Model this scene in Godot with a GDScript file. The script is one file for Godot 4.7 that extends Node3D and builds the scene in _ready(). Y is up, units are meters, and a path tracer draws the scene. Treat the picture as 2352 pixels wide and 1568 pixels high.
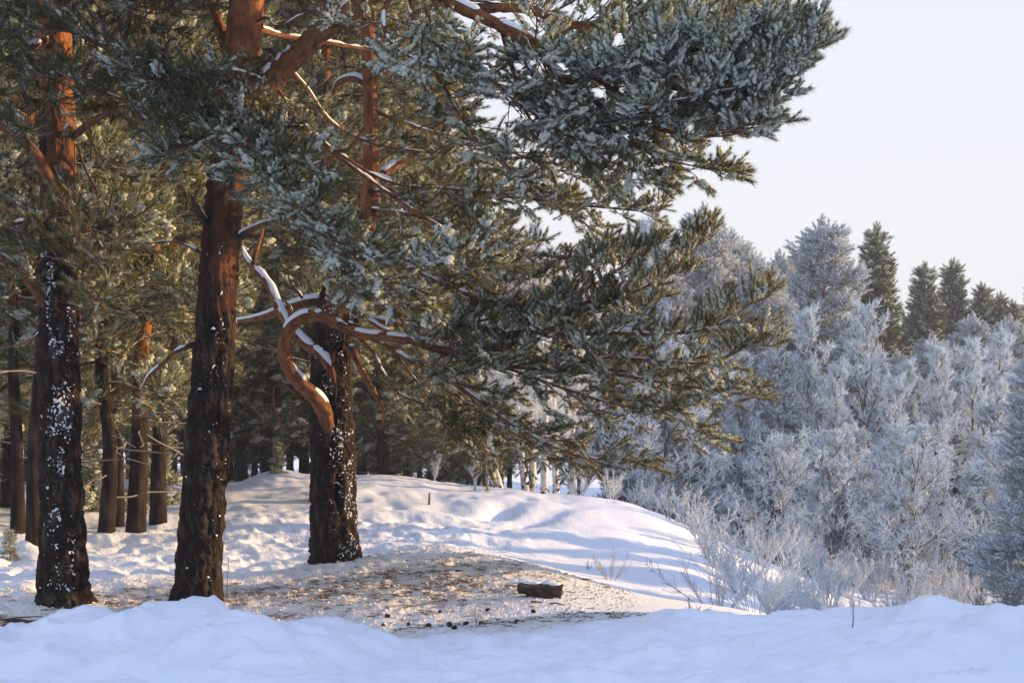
extends Node3D
# A snowy pine wood: measured off the photograph in a 2352 x 1568 grid. at() turns a place in that grid and a distance into metres.
const F := 2840.0
const EYE := 1.7
const HY := 1000.0

var rng := RandomNumberGenerator.new()
var M := {}
var tuft := []        # near shoots: [bare, frosted, laden] x variants
var far_tuft := []
var pale_tuft := []
var hoar_tuft := []
var used_names := {}

func at(px: float, py: float, d: float) -> Vector3:
	return Vector3((px - 1176.0) / F * d, EYE - (py - HY) / F * d, -d)

func rr(a: float, b: float) -> float:
	return rng.randf_range(a, b)

# ---------------------------------------------------------------- mesh collector
class MB:
	var v := PackedVector3Array()
	var n := PackedVector3Array()
	var c := PackedColorArray()
	var i := PackedInt32Array()
	func vert(p: Vector3, nn: Vector3, col: Color) -> int:
		v.push_back(p); n.push_back(nn); c.push_back(col)
		return v.size() - 1
	func tri(a: Vector3, b: Vector3, d: Vector3, ca: Color, cb: Color, cd: Color) -> void:
		var nn := (d - a).cross(b - a).normalized()
		var k := v.size()
		v.push_back(a); v.push_back(b); v.push_back(d)
		n.push_back(nn); n.push_back(nn); n.push_back(nn)
		c.push_back(ca); c.push_back(cb); c.push_back(cd)
		i.push_back(k); i.push_back(k + 1); i.push_back(k + 2)
	# a tapering tube; top colour where it faces up (frost lying on it), under colour below
	func tube(pts: PackedVector3Array, rad: PackedFloat32Array, sides: int, under: Color, top: Color, up_from := 2.0) -> void:
		var m := pts.size()
		var t := (pts[1] - pts[0]).normalized()
		var u := t.cross(Vector3.UP)
		if u.length() < 0.05:
			u = t.cross(Vector3.RIGHT)
		u = u.normalized()
		var start := v.size()
		for k in m:
			if k > 0:
				t = ((pts[mini(k + 1, m - 1)] - pts[k - 1])).normalized()
				u = (u - t * u.dot(t)).normalized()
			var w := t.cross(u)
			for s in sides:
				var a := TAU * s / sides
				var nn := u * cos(a) + w * sin(a)
				v.push_back(pts[k] + nn * rad[k]); n.push_back(nn)
				c.push_back(top if nn.y > up_from else under)
		for k in m - 1:
			for s in sides:
				var a0 := start + k * sides + s
				var a1 := start + k * sides + (s + 1) % sides
				i.push_back(a0); i.push_back(a0 + sides); i.push_back(a1)
				i.push_back(a1); i.push_back(a0 + sides); i.push_back(a1 + sides)
	func blob(p: Vector3, r: Vector3, col: Color, g: RandomNumberGenerator, rings := 4, segs := 7, rough := 0.22, bas := Basis()) -> void:
		var start := v.size()
		for a in rings + 1:
			var th := PI * a / rings
			for s in segs:
				var ph := TAU * (s + 0.5 * (a % 2)) / segs
				var dd := Vector3(sin(th) * cos(ph), cos(th), sin(th) * sin(ph))
				var k := 1.0 + g.randf_range(-rough, rough)
				v.push_back(p + bas * (dd * r * k)); n.push_back((bas * (dd / r)).normalized()); c.push_back(col)
		for a in rings:
			for s in segs:
				var a0 := start + a * segs + s
				var a1 := start + a * segs + (s + 1) % segs
				i.push_back(a0); i.push_back(a0 + segs); i.push_back(a1)
				i.push_back(a1); i.push_back(a0 + segs); i.push_back(a1 + segs)
	func smooth_normals() -> void:
		n.fill(Vector3.ZERO)
		for k in range(0, i.size(), 3):
			var a := i[k]; var b := i[k + 1]; var d := i[k + 2]
			var f := (v[d] - v[a]).cross(v[b] - v[a])
			n[a] += f; n[b] += f; n[d] += f
		for k in n.size():
			n[k] = n[k].normalized() if n[k].length_squared() > 1e-20 else Vector3.UP
	func mesh(mat: Material) -> ArrayMesh:
		var a := []
		a.resize(Mesh.ARRAY_MAX)
		a[Mesh.ARRAY_VERTEX] = v; a[Mesh.ARRAY_NORMAL] = n; a[Mesh.ARRAY_COLOR] = c; a[Mesh.ARRAY_INDEX] = i
		var m := ArrayMesh.new()
		m.add_surface_from_arrays(Mesh.PRIMITIVE_TRIANGLES, a)
		m.surface_set_material(0, mat)
		return m

# ---------------------------------------------------------------- naming
func numbered(called: String) -> String:
	if not used_names.has(called):
		used_names[called] = 0
		return called
	used_names[called] += 1
	return "%s_%03d" % [called, used_names[called]]

func tag(o: Node, label: String, category: String, group := "") -> void:
	o.set_meta("label", label); o.set_meta("category", category)
	if group != "":
		o.set_meta("group", group)

func thing(called: String, label: String, category: String, where := Vector3.ZERO, group := "") -> Node3D:
	var o := Node3D.new()
	o.name = numbered(called)
	add_child(o)
	o.position = where
	tag(o, label, category, group)
	return o

func part(called: String, m: Mesh, parent: Node, stuff := false) -> MeshInstance3D:
	var o := MeshInstance3D.new()
	o.name = called
	o.mesh = m
	if parent == self:
		o.name = numbered(called)
	else:
		var k := 0
		while parent.has_node(NodePath(o.name)):
			k += 1
			o.name = "%s_%03d" % [called, k]
	parent.add_child(o, true)
	if stuff:
		o.set_meta("kind", "stuff")
	return o

func scatter(called: String, m: Mesh, places: Array, parent: Node) -> MultiMeshInstance3D:
	var mm := MultiMesh.new()
	mm.transform_format = MultiMesh.TRANSFORM_3D
	mm.mesh = m
	mm.instance_count = places.size()
	for k in places.size():
		mm.set_instance_transform(k, places[k])
	var o := MultiMeshInstance3D.new()
	o.multimesh = mm
	o.name = called
	if parent == self:
		o.name = numbered(called)
	else:
		var k := 0
		while parent.has_node(NodePath(o.name)):
			k += 1
			o.name = "%s_%03d" % [called, k]
	parent.add_child(o, true)
	o.set_meta("kind", "stuff")
	return o

func copy(o: Node3D, label: String, where: Vector3, turn: float, size: float, group := "", called := "") -> Node3D:
	var r: Node3D = o.duplicate()
	r.name = numbered(called if called != "" else String(o.name).rstrip("0123456789").trim_suffix("_"))
	add_child(r)
	r.position = where
	r.rotation = Vector3(0, turn, 0)
	r.scale = Vector3.ONE * size
	r.set_meta("label", label)
	if group != "":
		r.set_meta("group", group)
	elif r.has_meta("group"):
		r.remove_meta("group")
	return r

# ---------------------------------------------------------------- materials
func noise(kind: int, freq: float, s: int, oct := 4) -> FastNoiseLite:
	var f := FastNoiseLite.new()
	f.noise_type = kind
	f.frequency = freq
	f.seed = s
	f.fractal_octaves = oct
	return f

func ntex(f: FastNoiseLite, w := 512, ramp: Gradient = null) -> NoiseTexture2D:
	var t := NoiseTexture2D.new()
	t.width = w; t.height = w
	t.seamless = true
	t.noise = f
	if ramp:
		t.color_ramp = ramp
	return t

func mat(called: String, rough: float, vertex := true) -> StandardMaterial3D:
	var m := StandardMaterial3D.new()
	m.resource_name = called
	m.roughness = rough
	m.vertex_color_use_as_albedo = vertex
	M[called] = m
	return m

func lin(r: float, g: float, b: float) -> Color:
	return Color(r, g, b).linear_to_srgb()

func materials() -> void:
	var m := mat("snow_ground", 0.62)
	m.heightmap_enabled = true
	m.heightmap_texture = ntex(noise(FastNoiseLite.TYPE_SIMPLEX_SMOOTH, 0.02, 3, 5), 1024)
	m.heightmap_scale = 0.9
	m.uv1_triplanar = true; m.uv1_world_triplanar = true
	m.uv1_scale = Vector3.ONE * 0.73
	m.metallic_specular = 0.35
	m = mat("bark", 0.92)
	m.heightmap_enabled = true
	m.heightmap_texture = ntex(noise(FastNoiseLite.TYPE_SIMPLEX_SMOOTH, 0.03, 9, 5), 512)
	m.heightmap_scale = 1.6
	m.uv1_triplanar = true
	m.uv1_scale = Vector3(4.0, 1.4, 4.0)
	m.metallic_specular = 0.2
	m = mat("limb_bark", 0.85)
	m.heightmap_enabled = true
	m.heightmap_texture = ntex(noise(FastNoiseLite.TYPE_CELLULAR, 0.03, 5, 3), 512)
	m.heightmap_scale = 1.4
	m.uv1_triplanar = true
	m.uv1_scale = Vector3(5, 3, 5)
	m.metallic_specular = 0.25
	m = mat("needles", 0.55)
	m.backlight_enabled = true
	m.backlight = Color(1.0, 0.97, 0.62)
	m.metallic_specular = 0.35
	m = mat("frost", 0.7)
	m.backlight_enabled = true
	m.backlight = Color(0.3, 0.3, 0.3)
	m.metallic_specular = 0.3
	m = mat("snow", 0.65)
	m.metallic_specular = 0.35
	m.heightmap_enabled = true
	m.heightmap_texture = M.snow_ground.heightmap_texture
	m.heightmap_scale = 0.8
	m.uv1_triplanar = true; m.uv1_world_triplanar = true
	m.uv1_scale = Vector3.ONE * 4.0
	m = mat("wood", 0.9)
	m.heightmap_enabled = true
	m.heightmap_texture = M.bark.heightmap_texture
	m.heightmap_scale = 1.0
	m.uv1_triplanar = true
	m.uv1_scale = Vector3(1.5, 9, 9)
# ---------------------------------------------------------------- shoots: a short twig with its needles, frost and snow
const SNOW := Color(0.79, 0.86, 0.94)
const HOAR := Color(0.71, 0.79, 0.87)

func shoot(g: RandomNumberGenerator, count: int, wide: float, frost: float, pads: int, tone: float, size := 1.0, pad_size := 1.0, hoary := false) -> ArrayMesh:
	var b := MB.new()
	var L := 0.17 * size
	var bark := Color(0.10, 0.07, 0.05)
	b.tube(PackedVector3Array([Vector3.ZERO, Vector3(L, 0.01, 0)]), PackedFloat32Array([0.005 * size, 0.003 * size]), 3, bark, bark.lerp(HOAR, frost), 0.2)
	for k in count:
		var t := pow(g.randf(), 0.8)
		var ph := g.randf() * TAU
		var open := lerpf(1.05, 0.35, t) + g.randf_range(-0.22, 0.22)
		if k > count * 0.8:
			t = 1.0
			open = g.randf_range(0.05, 0.8)
		var d := Vector3(cos(open), sin(open) * cos(ph), sin(open) * sin(ph))
		var ln := g.randf_range(0.055, 0.1) * size
		var p := Vector3(L * t, 0.01 * t, 0)
		var side := d.cross(Vector3(g.randf_range(-1, 1), g.randf_range(-1, 1), g.randf_range(-1, 1))).normalized() * wide
		var green := Color(0.052, 0.068, 0.044).lerp(Color(0.215, 0.185, 0.088), g.randf() * 0.95) * tone
		if size > 2.1 and not hoary:
			green = Color(0.030, 0.048, 0.044) * g.randf_range(0.8, 1.2)
		var tip := green * 1.25
		var base := green
		var q := frost * ((0.45 + 0.85 * clampf(d.y * 1.6 + 0.3, 0.0, 1.0)) if hoary else (0.12 + 1.2 * smoothstep(-0.05, 0.6, d.y)))
		if g.randf() < q:
			tip = HOAR * g.randf_range(0.75, 1.0)
			if g.randf() < 0.4 + 0.45 * frost:
				base = green.lerp(HOAR, 0.6)
		b.tri(p + side, p - side, p + d * ln, base, base, tip)
	for k in pads:
		# crumbs of snow caught among the upper needles, now and then a lump over several of them
		var x := L * g.randf_range(0.05, 1.25)
		var ph := g.randf_range(-1.3, 1.3) if pads < 10 else g.randf_range(-1.9, 1.9)
		var out := g.randf_range(0.012, 0.048) * size * (1.0 if x < L else 0.6)
		var r := g.randf_range(0.004, 0.013) * size * pad_size
		var o := Vector3(x, out * cos(ph), out * sin(ph))
		if k % 4 == 0:
			r *= 1.8
			b.blob(o + Vector3(r, -0.3 * r, 0.7 * r), Vector3(r * 0.9, r * 0.5, r * 0.8), SNOW, g, 3, 5, 0.3)
			b.blob(o + Vector3(-r, 0, -0.6 * r), Vector3(r * 0.8, r * 0.5, r * 0.9), SNOW, g, 3, 5, 0.3)
		b.blob(o, Vector3(r * 1.4, r * 0.7, r), SNOW, g, 3, 5, 0.3)
	return b.mesh(M.frost if hoary else M.needles)

func shoots() -> void:
	var g := RandomNumberGenerator.new()
	g.seed = 77
	for k in 2:
		tuft.append([shoot(g, 110, 0.0021, 0.16, 0, 1.0 - 0.25 * k), shoot(g, 110, 0.0021, 0.75, 2, 0.9), shoot(g, 110, 0.0020, 0.65, 13, 0.8, 1.0, 1.5)])
	for k in 2:
		far_tuft.append([shoot(g, 60, 0.005, 0.25, 0, 1.05 - 0.25 * k, 1.9), shoot(g, 60, 0.005, 0.9, 3, 1.1, 1.9, 1.0), shoot(g, 60, 0.005, 0.5, 14, 1.1, 1.9, 1.1)])
	for k in 2:
		hoar_tuft.append([shoot(g, 60, 0.008, 0.7, 2, 1.0, 2.3, 1.0, true), shoot(g, 60, 0.008, 1.6, 4, 1.0, 2.3, 1.2, true), shoot(g, 56, 0.009, 2.2, 12, 1.0, 2.2, 1.3, true)])
		pale_tuft.append([shoot(g, 64, 0.008, 0.14, 0, 0.75, 2.5), shoot(g, 60, 0.008, 0.95, 4, 0.9, 2.4, 1.2), shoot(g, 54, 0.009, 1.5, 14, 0.9, 2.3, 1.3)])

func lay(p: Vector3, dir: Vector3, size: float) -> Transform3D:
	var x := dir.normalized()
	var up := (Vector3.UP + Vector3(rr(-0.35, 0.35), 0, rr(-0.35, 0.35))).normalized()
	var z := x.cross(up)
	if z.length() < 0.08:
		z = x.cross(Vector3(0.3, 0.2, 1))
	z = z.normalized()
	return Transform3D(Basis(x, z.cross(x), z) * size, p)

# ---------------------------------------------------------------- curves
func curve(pts: Array, step: float) -> PackedVector3Array:
	var c := Curve3D.new()
	c.bake_interval = step
	for k in pts.size():
		var a: Vector3 = pts[maxi(k - 1, 0)]
		var b: Vector3 = pts[mini(k + 1, pts.size() - 1)]
		var p: Vector3 = pts[k]
		var t := (b - a).normalized()
		var l0 := p.distance_to(a) / 3.0
		var l1 := p.distance_to(b) / 3.0
		c.add_point(p, -t * l0, t * l1)
	return c.get_baked_points()

# radii given at the same points as the curve, spread along the baked curve
func spread_radii(pts: Array, radii: Array, baked: PackedVector3Array) -> PackedFloat32Array:
	var out := PackedFloat32Array()
	out.resize(baked.size())
	var seg := 0
	for k in baked.size():
		while seg < pts.size() - 2 and (baked[k] - pts[seg + 1]).dot((pts[seg + 1] - pts[seg]).normalized() + (pts[mini(seg + 2, pts.size() - 1)] - pts[seg + 1]).normalized()) > 0:
			seg += 1
		var a: Vector3 = pts[seg]
		var d: Vector3 = pts[seg + 1] - a
		var t := clampf((baked[k] - a).dot(d) / maxf(d.length_squared(), 1e-9), 0, 1)
		out[k] = lerpf(radii[seg], radii[seg + 1], t)
	return out

# ---------------------------------------------------------------- bark
const DARK_BARK := Color(0.019, 0.014, 0.012)
const GREY_BARK := Color(0.088, 0.070, 0.058)
const ORANGE := Color(0.33, 0.138, 0.060)
const RUST := Color(0.14, 0.062, 0.034)

var bark_cell: FastNoiseLite
var bark_soft: FastNoiseLite

# a trunk with raised plates of dark bark below and thin orange bark above; smooth is the height where orange begins
func bark_trunk(pts: Array, radii: Array, sides: int, step: float, orange_from: float, orange_full: float, s: int, relief := 1.0, hollow := Vector3.ZERO) -> ArrayMesh:
	var line := curve(pts, step)
	var rad := spread_radii(pts, radii, line)
	var b := MB.new()
	var off := Vector3(s * 13.7, s * 5.1, s * 9.3)
	var m := line.size()
	var base_y := line[0].y
	for k in m:
		var t := (line[mini(k + 1, m - 1)] - line[maxi(k - 1, 0)]).normalized()
		var u := t.cross(Vector3.FORWARD).normalized()
		var w := t.cross(u)
		var h := line[k].y - base_y
		for q in sides:
			var a := TAU * q / sides
			var nn := u * cos(a) + w * sin(a)
			var p := line[k] + nn * rad[k]
			var o := smoothstep(orange_from, orange_full, h + 1.4 * bark_soft.get_noise_3d(p.x * 2.0 + off.x, p.y * 0.9, p.z * 2.0))
			var f3 := bark_soft.get_noise_3d(p.x * 26.0 + off.x, p.y * 9.0, p.z * 26.0 + off.z)
			var f1 := bark_cell.get_noise_3d(p.x * 15.0 + off.x + 0.8 * f3, p.y * 2.6 + off.y, p.z * 15.0)
			var f2 := bark_soft.get_noise_3d(p.x * 6.0 + off.x, p.y * 3.0, p.z * 6.0 + off.z)
			var plate := clampf((f1 + 1.0) * 2.0, 0.0, 1.0)
			var dark := DARK_BARK.lerp(GREY_BARK, plate * clampf(0.5 + 0.8 * f2 + 0.4 * f3, 0, 1))
			var fair := ORANGE.lerp(RUST, clampf(0.4 + 1.1 * f2 + 0.5 * f3, 0, 1))
			if f3 > 0.28:
				fair = fair.lerp(GREY_BARK, 0.5)
			var dr := relief * ((1.0 - o) * (0.034 * (plate - 0.6) + 0.012 * f2 + 0.006 * f3) + o * (0.006 * f3 + 0.007 * f2))
			if h < 0.9:
				dr += relief * rad[k] * exp(-maxf(h, 0.0) / 0.2) * (0.26 + 0.34 * bark_soft.get_noise_3d(cos(a) * 0.9 + off.x, sin(a) * 0.9, off.z))
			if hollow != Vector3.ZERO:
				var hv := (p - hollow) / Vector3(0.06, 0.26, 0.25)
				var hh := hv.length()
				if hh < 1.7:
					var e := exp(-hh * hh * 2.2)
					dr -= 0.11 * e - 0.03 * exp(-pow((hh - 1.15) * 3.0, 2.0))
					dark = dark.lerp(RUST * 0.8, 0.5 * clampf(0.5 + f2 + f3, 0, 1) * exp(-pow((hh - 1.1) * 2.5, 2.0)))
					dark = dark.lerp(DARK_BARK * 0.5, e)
			b.vert(p + nn * dr * clampf(rad[k] / 0.2, 0.25, 1.2), nn, dark.lerp(fair, o))
	for k in m - 1:
		for q in sides:
			var a0 := k * sides + q
			var a1 := k * sides + (q + 1) % sides
			b.i.append_array([a0, a0 + sides, a1, a1, a0 + sides, a1 + sides])
	b.smooth_normals()
	return b.mesh(M.bark)

func limb_mesh(line: PackedVector3Array, rad: PackedFloat32Array, sides: int, dark: float) -> ArrayMesh:
	var b := MB.new()
	var under := RUST.lerp(DARK_BARK, dark)
	b.tube(line, rad, sides, under, under)
	for k in b.v.size():
		var p := b.v[k]
		var plate := bark_cell.get_noise_3dv(p * 16.0) + 1.0
		var f := bark_soft.get_noise_3dv(p * 9.0)
		var f3 := bark_soft.get_noise_3dv(p * 30.0)
		var r: float = rad[k / sides]
		b.c[k] = ORANGE.lerp(RUST, clampf(0.62 + f + 0.9 * f3 - 0.5 * clampf(plate * 1.6, 0, 1), 0, 1)).lerp(GREY_BARK.lerp(DARK_BARK, 0.5), clampf(dark + (0.5 if f3 > 0.3 else 0.0) + 0.9 * exp(-line[k / sides].distance_squared_to(line[0]) / 0.02), 0, 1))
		b.v[k] = p + b.n[k] * (r * (0.16 * f + 0.10 * f3) + minf(r, 0.08) * 0.12 * (clampf(plate * 2.0, 0, 1) - 0.6))
	b.smooth_normals()
	return b.mesh(M.limb_bark)

# snow lying along the top of a limb, broken where it has slid off
func limb_snow(line: PackedVector3Array, rad: PackedFloat32Array, much: float) -> ArrayMesh:
	var b := MB.new()
	var m := line.size()
	var seg := 7
	for k in m:
		var t := (line[mini(k + 1, m - 1)] - line[maxi(k - 1, 0)]).normalized()
		var up := Vector3.UP - t * t.y
		var flat := up.length()
		if flat < 0.05:
			up = t.cross(Vector3.RIGHT)
		up = up.normalized()
		var side := t.cross(up)
		var f := bark_soft.get_noise_3dv(line[k] * 2.6) + 0.25 * bark_soft.get_noise_3dv(line[k] * 11.0)
		var full := smoothstep(-0.35, 0.15, f + (much - 0.5) * 0.9) * smoothstep(0.3, 0.75, flat)
		if k == 0 or k == m - 1:
			full = 0.0
		for q in seg:
			var a := lerpf(-1.15, 1.15, q / float(seg - 1))
			var lift := cos(a * 1.3)
			var edge := 0.10 * bark_soft.get_noise_3dv(line[k] * 22.0 + side * a)
			var r: float = rad[k] * 0.94 + full * (lift * (0.010 + rad[k] * 0.36 * much) * (1.0 + 1.2 * edge) + 0.006) - (1.0 - full) * 0.25 * rad[k]
			b.vert(line[k] + (up * cos(a) + side * sin(a)) * r, up, SNOW)
	for k in m - 1:
		for q in seg - 1:
			var a0 := k * seg + q
			b.i.append_array([a0, a0 + seg, a0 + 1, a0 + 1, a0 + seg, a0 + seg + 1])
	b.smooth_normals()
	return b.mesh(M.snow)

# snow caught in the bark of a trunk: small lumps stuck to the plates
func bark_snow(tree: Node3D, pts: Array, radii: Array, count: int, lo: float, hi: float, face: float, wide: float, clump: float, s: int) -> void:
	var line := curve(pts, 0.05)
	var rad := spread_radii(pts, radii, line)
	var g := RandomNumberGenerator.new()
	g.seed = s
	var lumps := []
	for k in 3:
		var b := MB.new()
		b.blob(Vector3.ZERO, Vector3(1.0, 0.7, 0.35), SNOW, g, 4, 6, 0.5)
		b.blob(Vector3(0.7, -0.3, 0.1), Vector3(0.6, 0.5, 0.4), SNOW, g, 3, 5, 0.3)
		lumps.append(b.mesh(M.snow))
	var sets := [[], [], []]
	var tries := 0
	var made := 0
	while made < count and tries < count * 12:
		tries += 1
		var k := g.randi_range(0, line.size() - 1)
		var h: float = (line[k].y - line[0].y)
		if h < lo or h > hi:
			continue
		var a := face + g.randfn(0.0, wide)
		var dirn := Vector3(sin(a), 0, cos(a))
		var p := line[k] + dirn * rad[k] + Vector3(0, g.randf_range(-0.03, 0.03), 0)
		if bark_soft.get_noise_3d(p.x * 5.0, p.y * 2.2 + s, p.z * 5.0) < clump + 0.25 * absf(g.randfn(0.0, 0.4)):
			continue
		var size := 0.0024 + 0.014 * pow(g.randf(), 4.5)
		var x := dirn.cross(Vector3.UP)
		var bas := Basis(x, Vector3.UP, x.cross(Vector3.UP)) * Basis(Vector3.BACK, g.randf_range(-1.5, 1.5)).scaled_local(Vector3(g.randf_range(0.6, 1.7), g.randf_range(0.5, 1.2), 0.8))
		sets[g.randi() % 3].append(Transform3D(bas * size, p + dirn * 0.004))
		made += 1
	for k in 3:
		if sets[k].size():
			scatter("bark_snow", lumps[k], sets[k], tree)

# ---------------------------------------------------------------- near foliage
# a tree being grown: its twigs in one collector, its shoots by kind
class Grown:
	var root: Node3D
	var twigs := MB.new()
	var sets := {}
	func put(key: int, t: Transform3D) -> void:
		if not sets.has(key):
			sets[key] = []
		sets[key].append(t)

func put_shoot(g: Grown, p: Vector3, dir: Vector3, snow: float, size: float) -> void:
	var q := rng.randf()
	var kind := 2 if q < pow(snow, 1.35) - 0.08 else (1 if q < snow + 0.15 else 0)
	g.put(kind + 3 * (rng.randi() % 2), lay(p, dir, size * 0.8 * rr(0.75, 1.25)))

func finish(g: Grown, lib: Array) -> void:
	var keys := g.sets.keys()
	keys.sort()
	if g.twigs.v.size():
		part("twigwork", g.twigs.mesh(M.limb_bark), g.root, true)
	for key in keys:
		scatter("needle_sprays", lib[key / 3][key % 3], g.sets[key], g.root)

const TWIG := Color(0.165, 0.100, 0.060)

func spray(g: Grown, p0: Vector3, dir: Vector3, length: float, snow: float, lift: float, full := 1.0) -> void:
	var p := p0
	var d := dir.normalized()
	var n := 6
	var pts := PackedVector3Array([p])
	var rad := PackedFloat32Array([0.005 + 0.010 * length])
	var step := length / n
	var plane := (Vector3.UP + Vector3(rr(-0.5, 0.5), 0, rr(-0.5, 0.5))).normalized()
	var hand := 1.0 if rng.randf() < 0.5 else -1.0
	var t_next := rr(0.15, 0.3)
	for k in n:
		var t := (k + 1.0) / n
		d = (d + Vector3(rr(-0.16, 0.16), rr(-0.14, 0.14) - 0.06 + lift * t * 0.32, rr(-0.16, 0.16))).normalized()
		var q := p + d * step
		while t_next < t:
			var s := lerpf(0.0, 1.0, (t_next - float(k) / n) * n)
			var at_ := p.lerp(q, clampf(s, 0, 1))
			hand = -hand
			var out := (d * rr(0.5, 0.9) + plane.cross(d).normalized() * hand * rr(0.55, 1.0) + Vector3(0, rr(-0.25, 0.5), 0)).normalized()
			var l2 := maxf(0.10, length * rr(0.26, 0.46) * (1.0 - 0.5 * t_next))
			var e := at_ + (out + Vector3(0, rr(-0.1, 0.1), 0)) * l2
			var e2 := at_.lerp(e, 0.55) + Vector3(0, -0.04 * l2, 0)
			var d2 := (e - e2 + Vector3(0, lift * 0.10, 0)).normalized()
			g.twigs.tube(PackedVector3Array([at_, e2, e]), PackedFloat32Array([0.007, 0.0055, 0.0035]), 3, TWIG, TWIG.lerp(HOAR, 0.35 + 0.5 * snow), 0.25)
			put_shoot(g, e, d2, snow, 1.0)
			if rng.randf() < full:
				put_shoot(g, at_.lerp(e, 0.5), (d2 + plane.cross(d2) * rr(0.4, 0.9) * hand).normalized(), snow, 0.95)
			if l2 > 0.2 and rng.randf() < full:
				put_shoot(g, at_.lerp(e, 0.72), (d2 - plane.cross(d2) * rr(0.4, 0.9) * hand).normalized(), snow, 0.95)
			if l2 > 0.3 and rng.randf() < full:
				put_shoot(g, at_.lerp(e, 0.3), (d2 + Vector3(rr(-.6, .6), 0.5, rr(-.6, .6))).normalized(), snow, 0.9)
			t_next += rr(0.062, 0.105) / maxf(length, 0.3)
		p = q
		pts.push_back(p)
		rad.push_back((0.005 + 0.010 * length) * (1.0 - 0.75 * t))
	g.twigs.tube(pts, rad, 4, TWIG, TWIG.lerp(HOAR, 0.35 + 0.5 * snow), 0.25)
	put_shoot(g, p, d, snow, 1.15)
	put_shoot(g, p, (d + plane.cross(d) * 0.7).normalized(), snow, 1.0)
	put_shoot(g, p, (d - plane.cross(d) * 0.7).normalized(), snow, 1.0)

# a limb through the given points; foliage on it from share t0 on. leaf = [t0, spread in metres, spacing, snow 0..1, lift]
func limb(g: Grown, pts: Array, radii: Array, snow_on: float, leaf := [], dark := 0.1, bare := false) -> void:
	var line := curve(pts, 0.05 if radii[0] > 0.03 else 0.09)
	var rad := spread_radii(pts, radii, line)
	if radii[0] > 0.012 or bare:
		var sides := 24 if (radii[0] + radii[1]) > 0.1 else (10 if radii[0] > 0.02 else 6)
		var br := part("branch", limb_mesh(line, rad, sides, dark), g.root)
		if snow_on > 0.0:
			part("branch_snow", limb_snow(line, rad, snow_on), br)
	else:
		g.twigs.tube(line, rad, 5, TWIG, TWIG.lerp(HOAR, 0.4), 0.3)
	if leaf.is_empty():
		return
	var total := 0.0
	for k in line.size() - 1:
		total += line[k].distance_to(line[k + 1])
	var run := 0.0
	var next: float = leaf[0] * total
	var hand := 1.0
	for k in line.size() - 1:
		var sl := line[k].distance_to(line[k + 1])
		var d := (line[k + 1] - line[k]).normalized()
		while next < run + sl:
			var t := next / total
			hand = -hand
			var p := line[k].lerp(line[k + 1], (next - run) / maxf(sl, 1e-6))
			var across := d.cross(Vector3.UP).normalized()
			var dir := d * rr(0.45, 1.0) + across * hand * rr(0.4, 1.0) + Vector3.UP * rr(-0.55, 0.75)
			var len := float(leaf[1]) * rr(0.55, 1.15) * lerpf(1.0, 0.55, pow(t, 2.0))
			spray(g, p, dir, len, leaf[3], leaf[4])
			next += float(leaf[2]) * rr(0.7, 1.3)
		run += sl
	var last := (line[line.size() - 1] - line[line.size() - 2]).normalized()
	for k in 3:
		spray(g, line[line.size() - 1], last + Vector3(rr(-.4, .4), rr(-.2, .3), rr(-.4, .4)), float(leaf[1]) * rr(0.4, 0.6), leaf[3], leaf[4])

func P(list: Array) -> Array:
	var out := []
	for e in list:
		out.append(at(e[0], e[1], e[2]))
	return out
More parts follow.
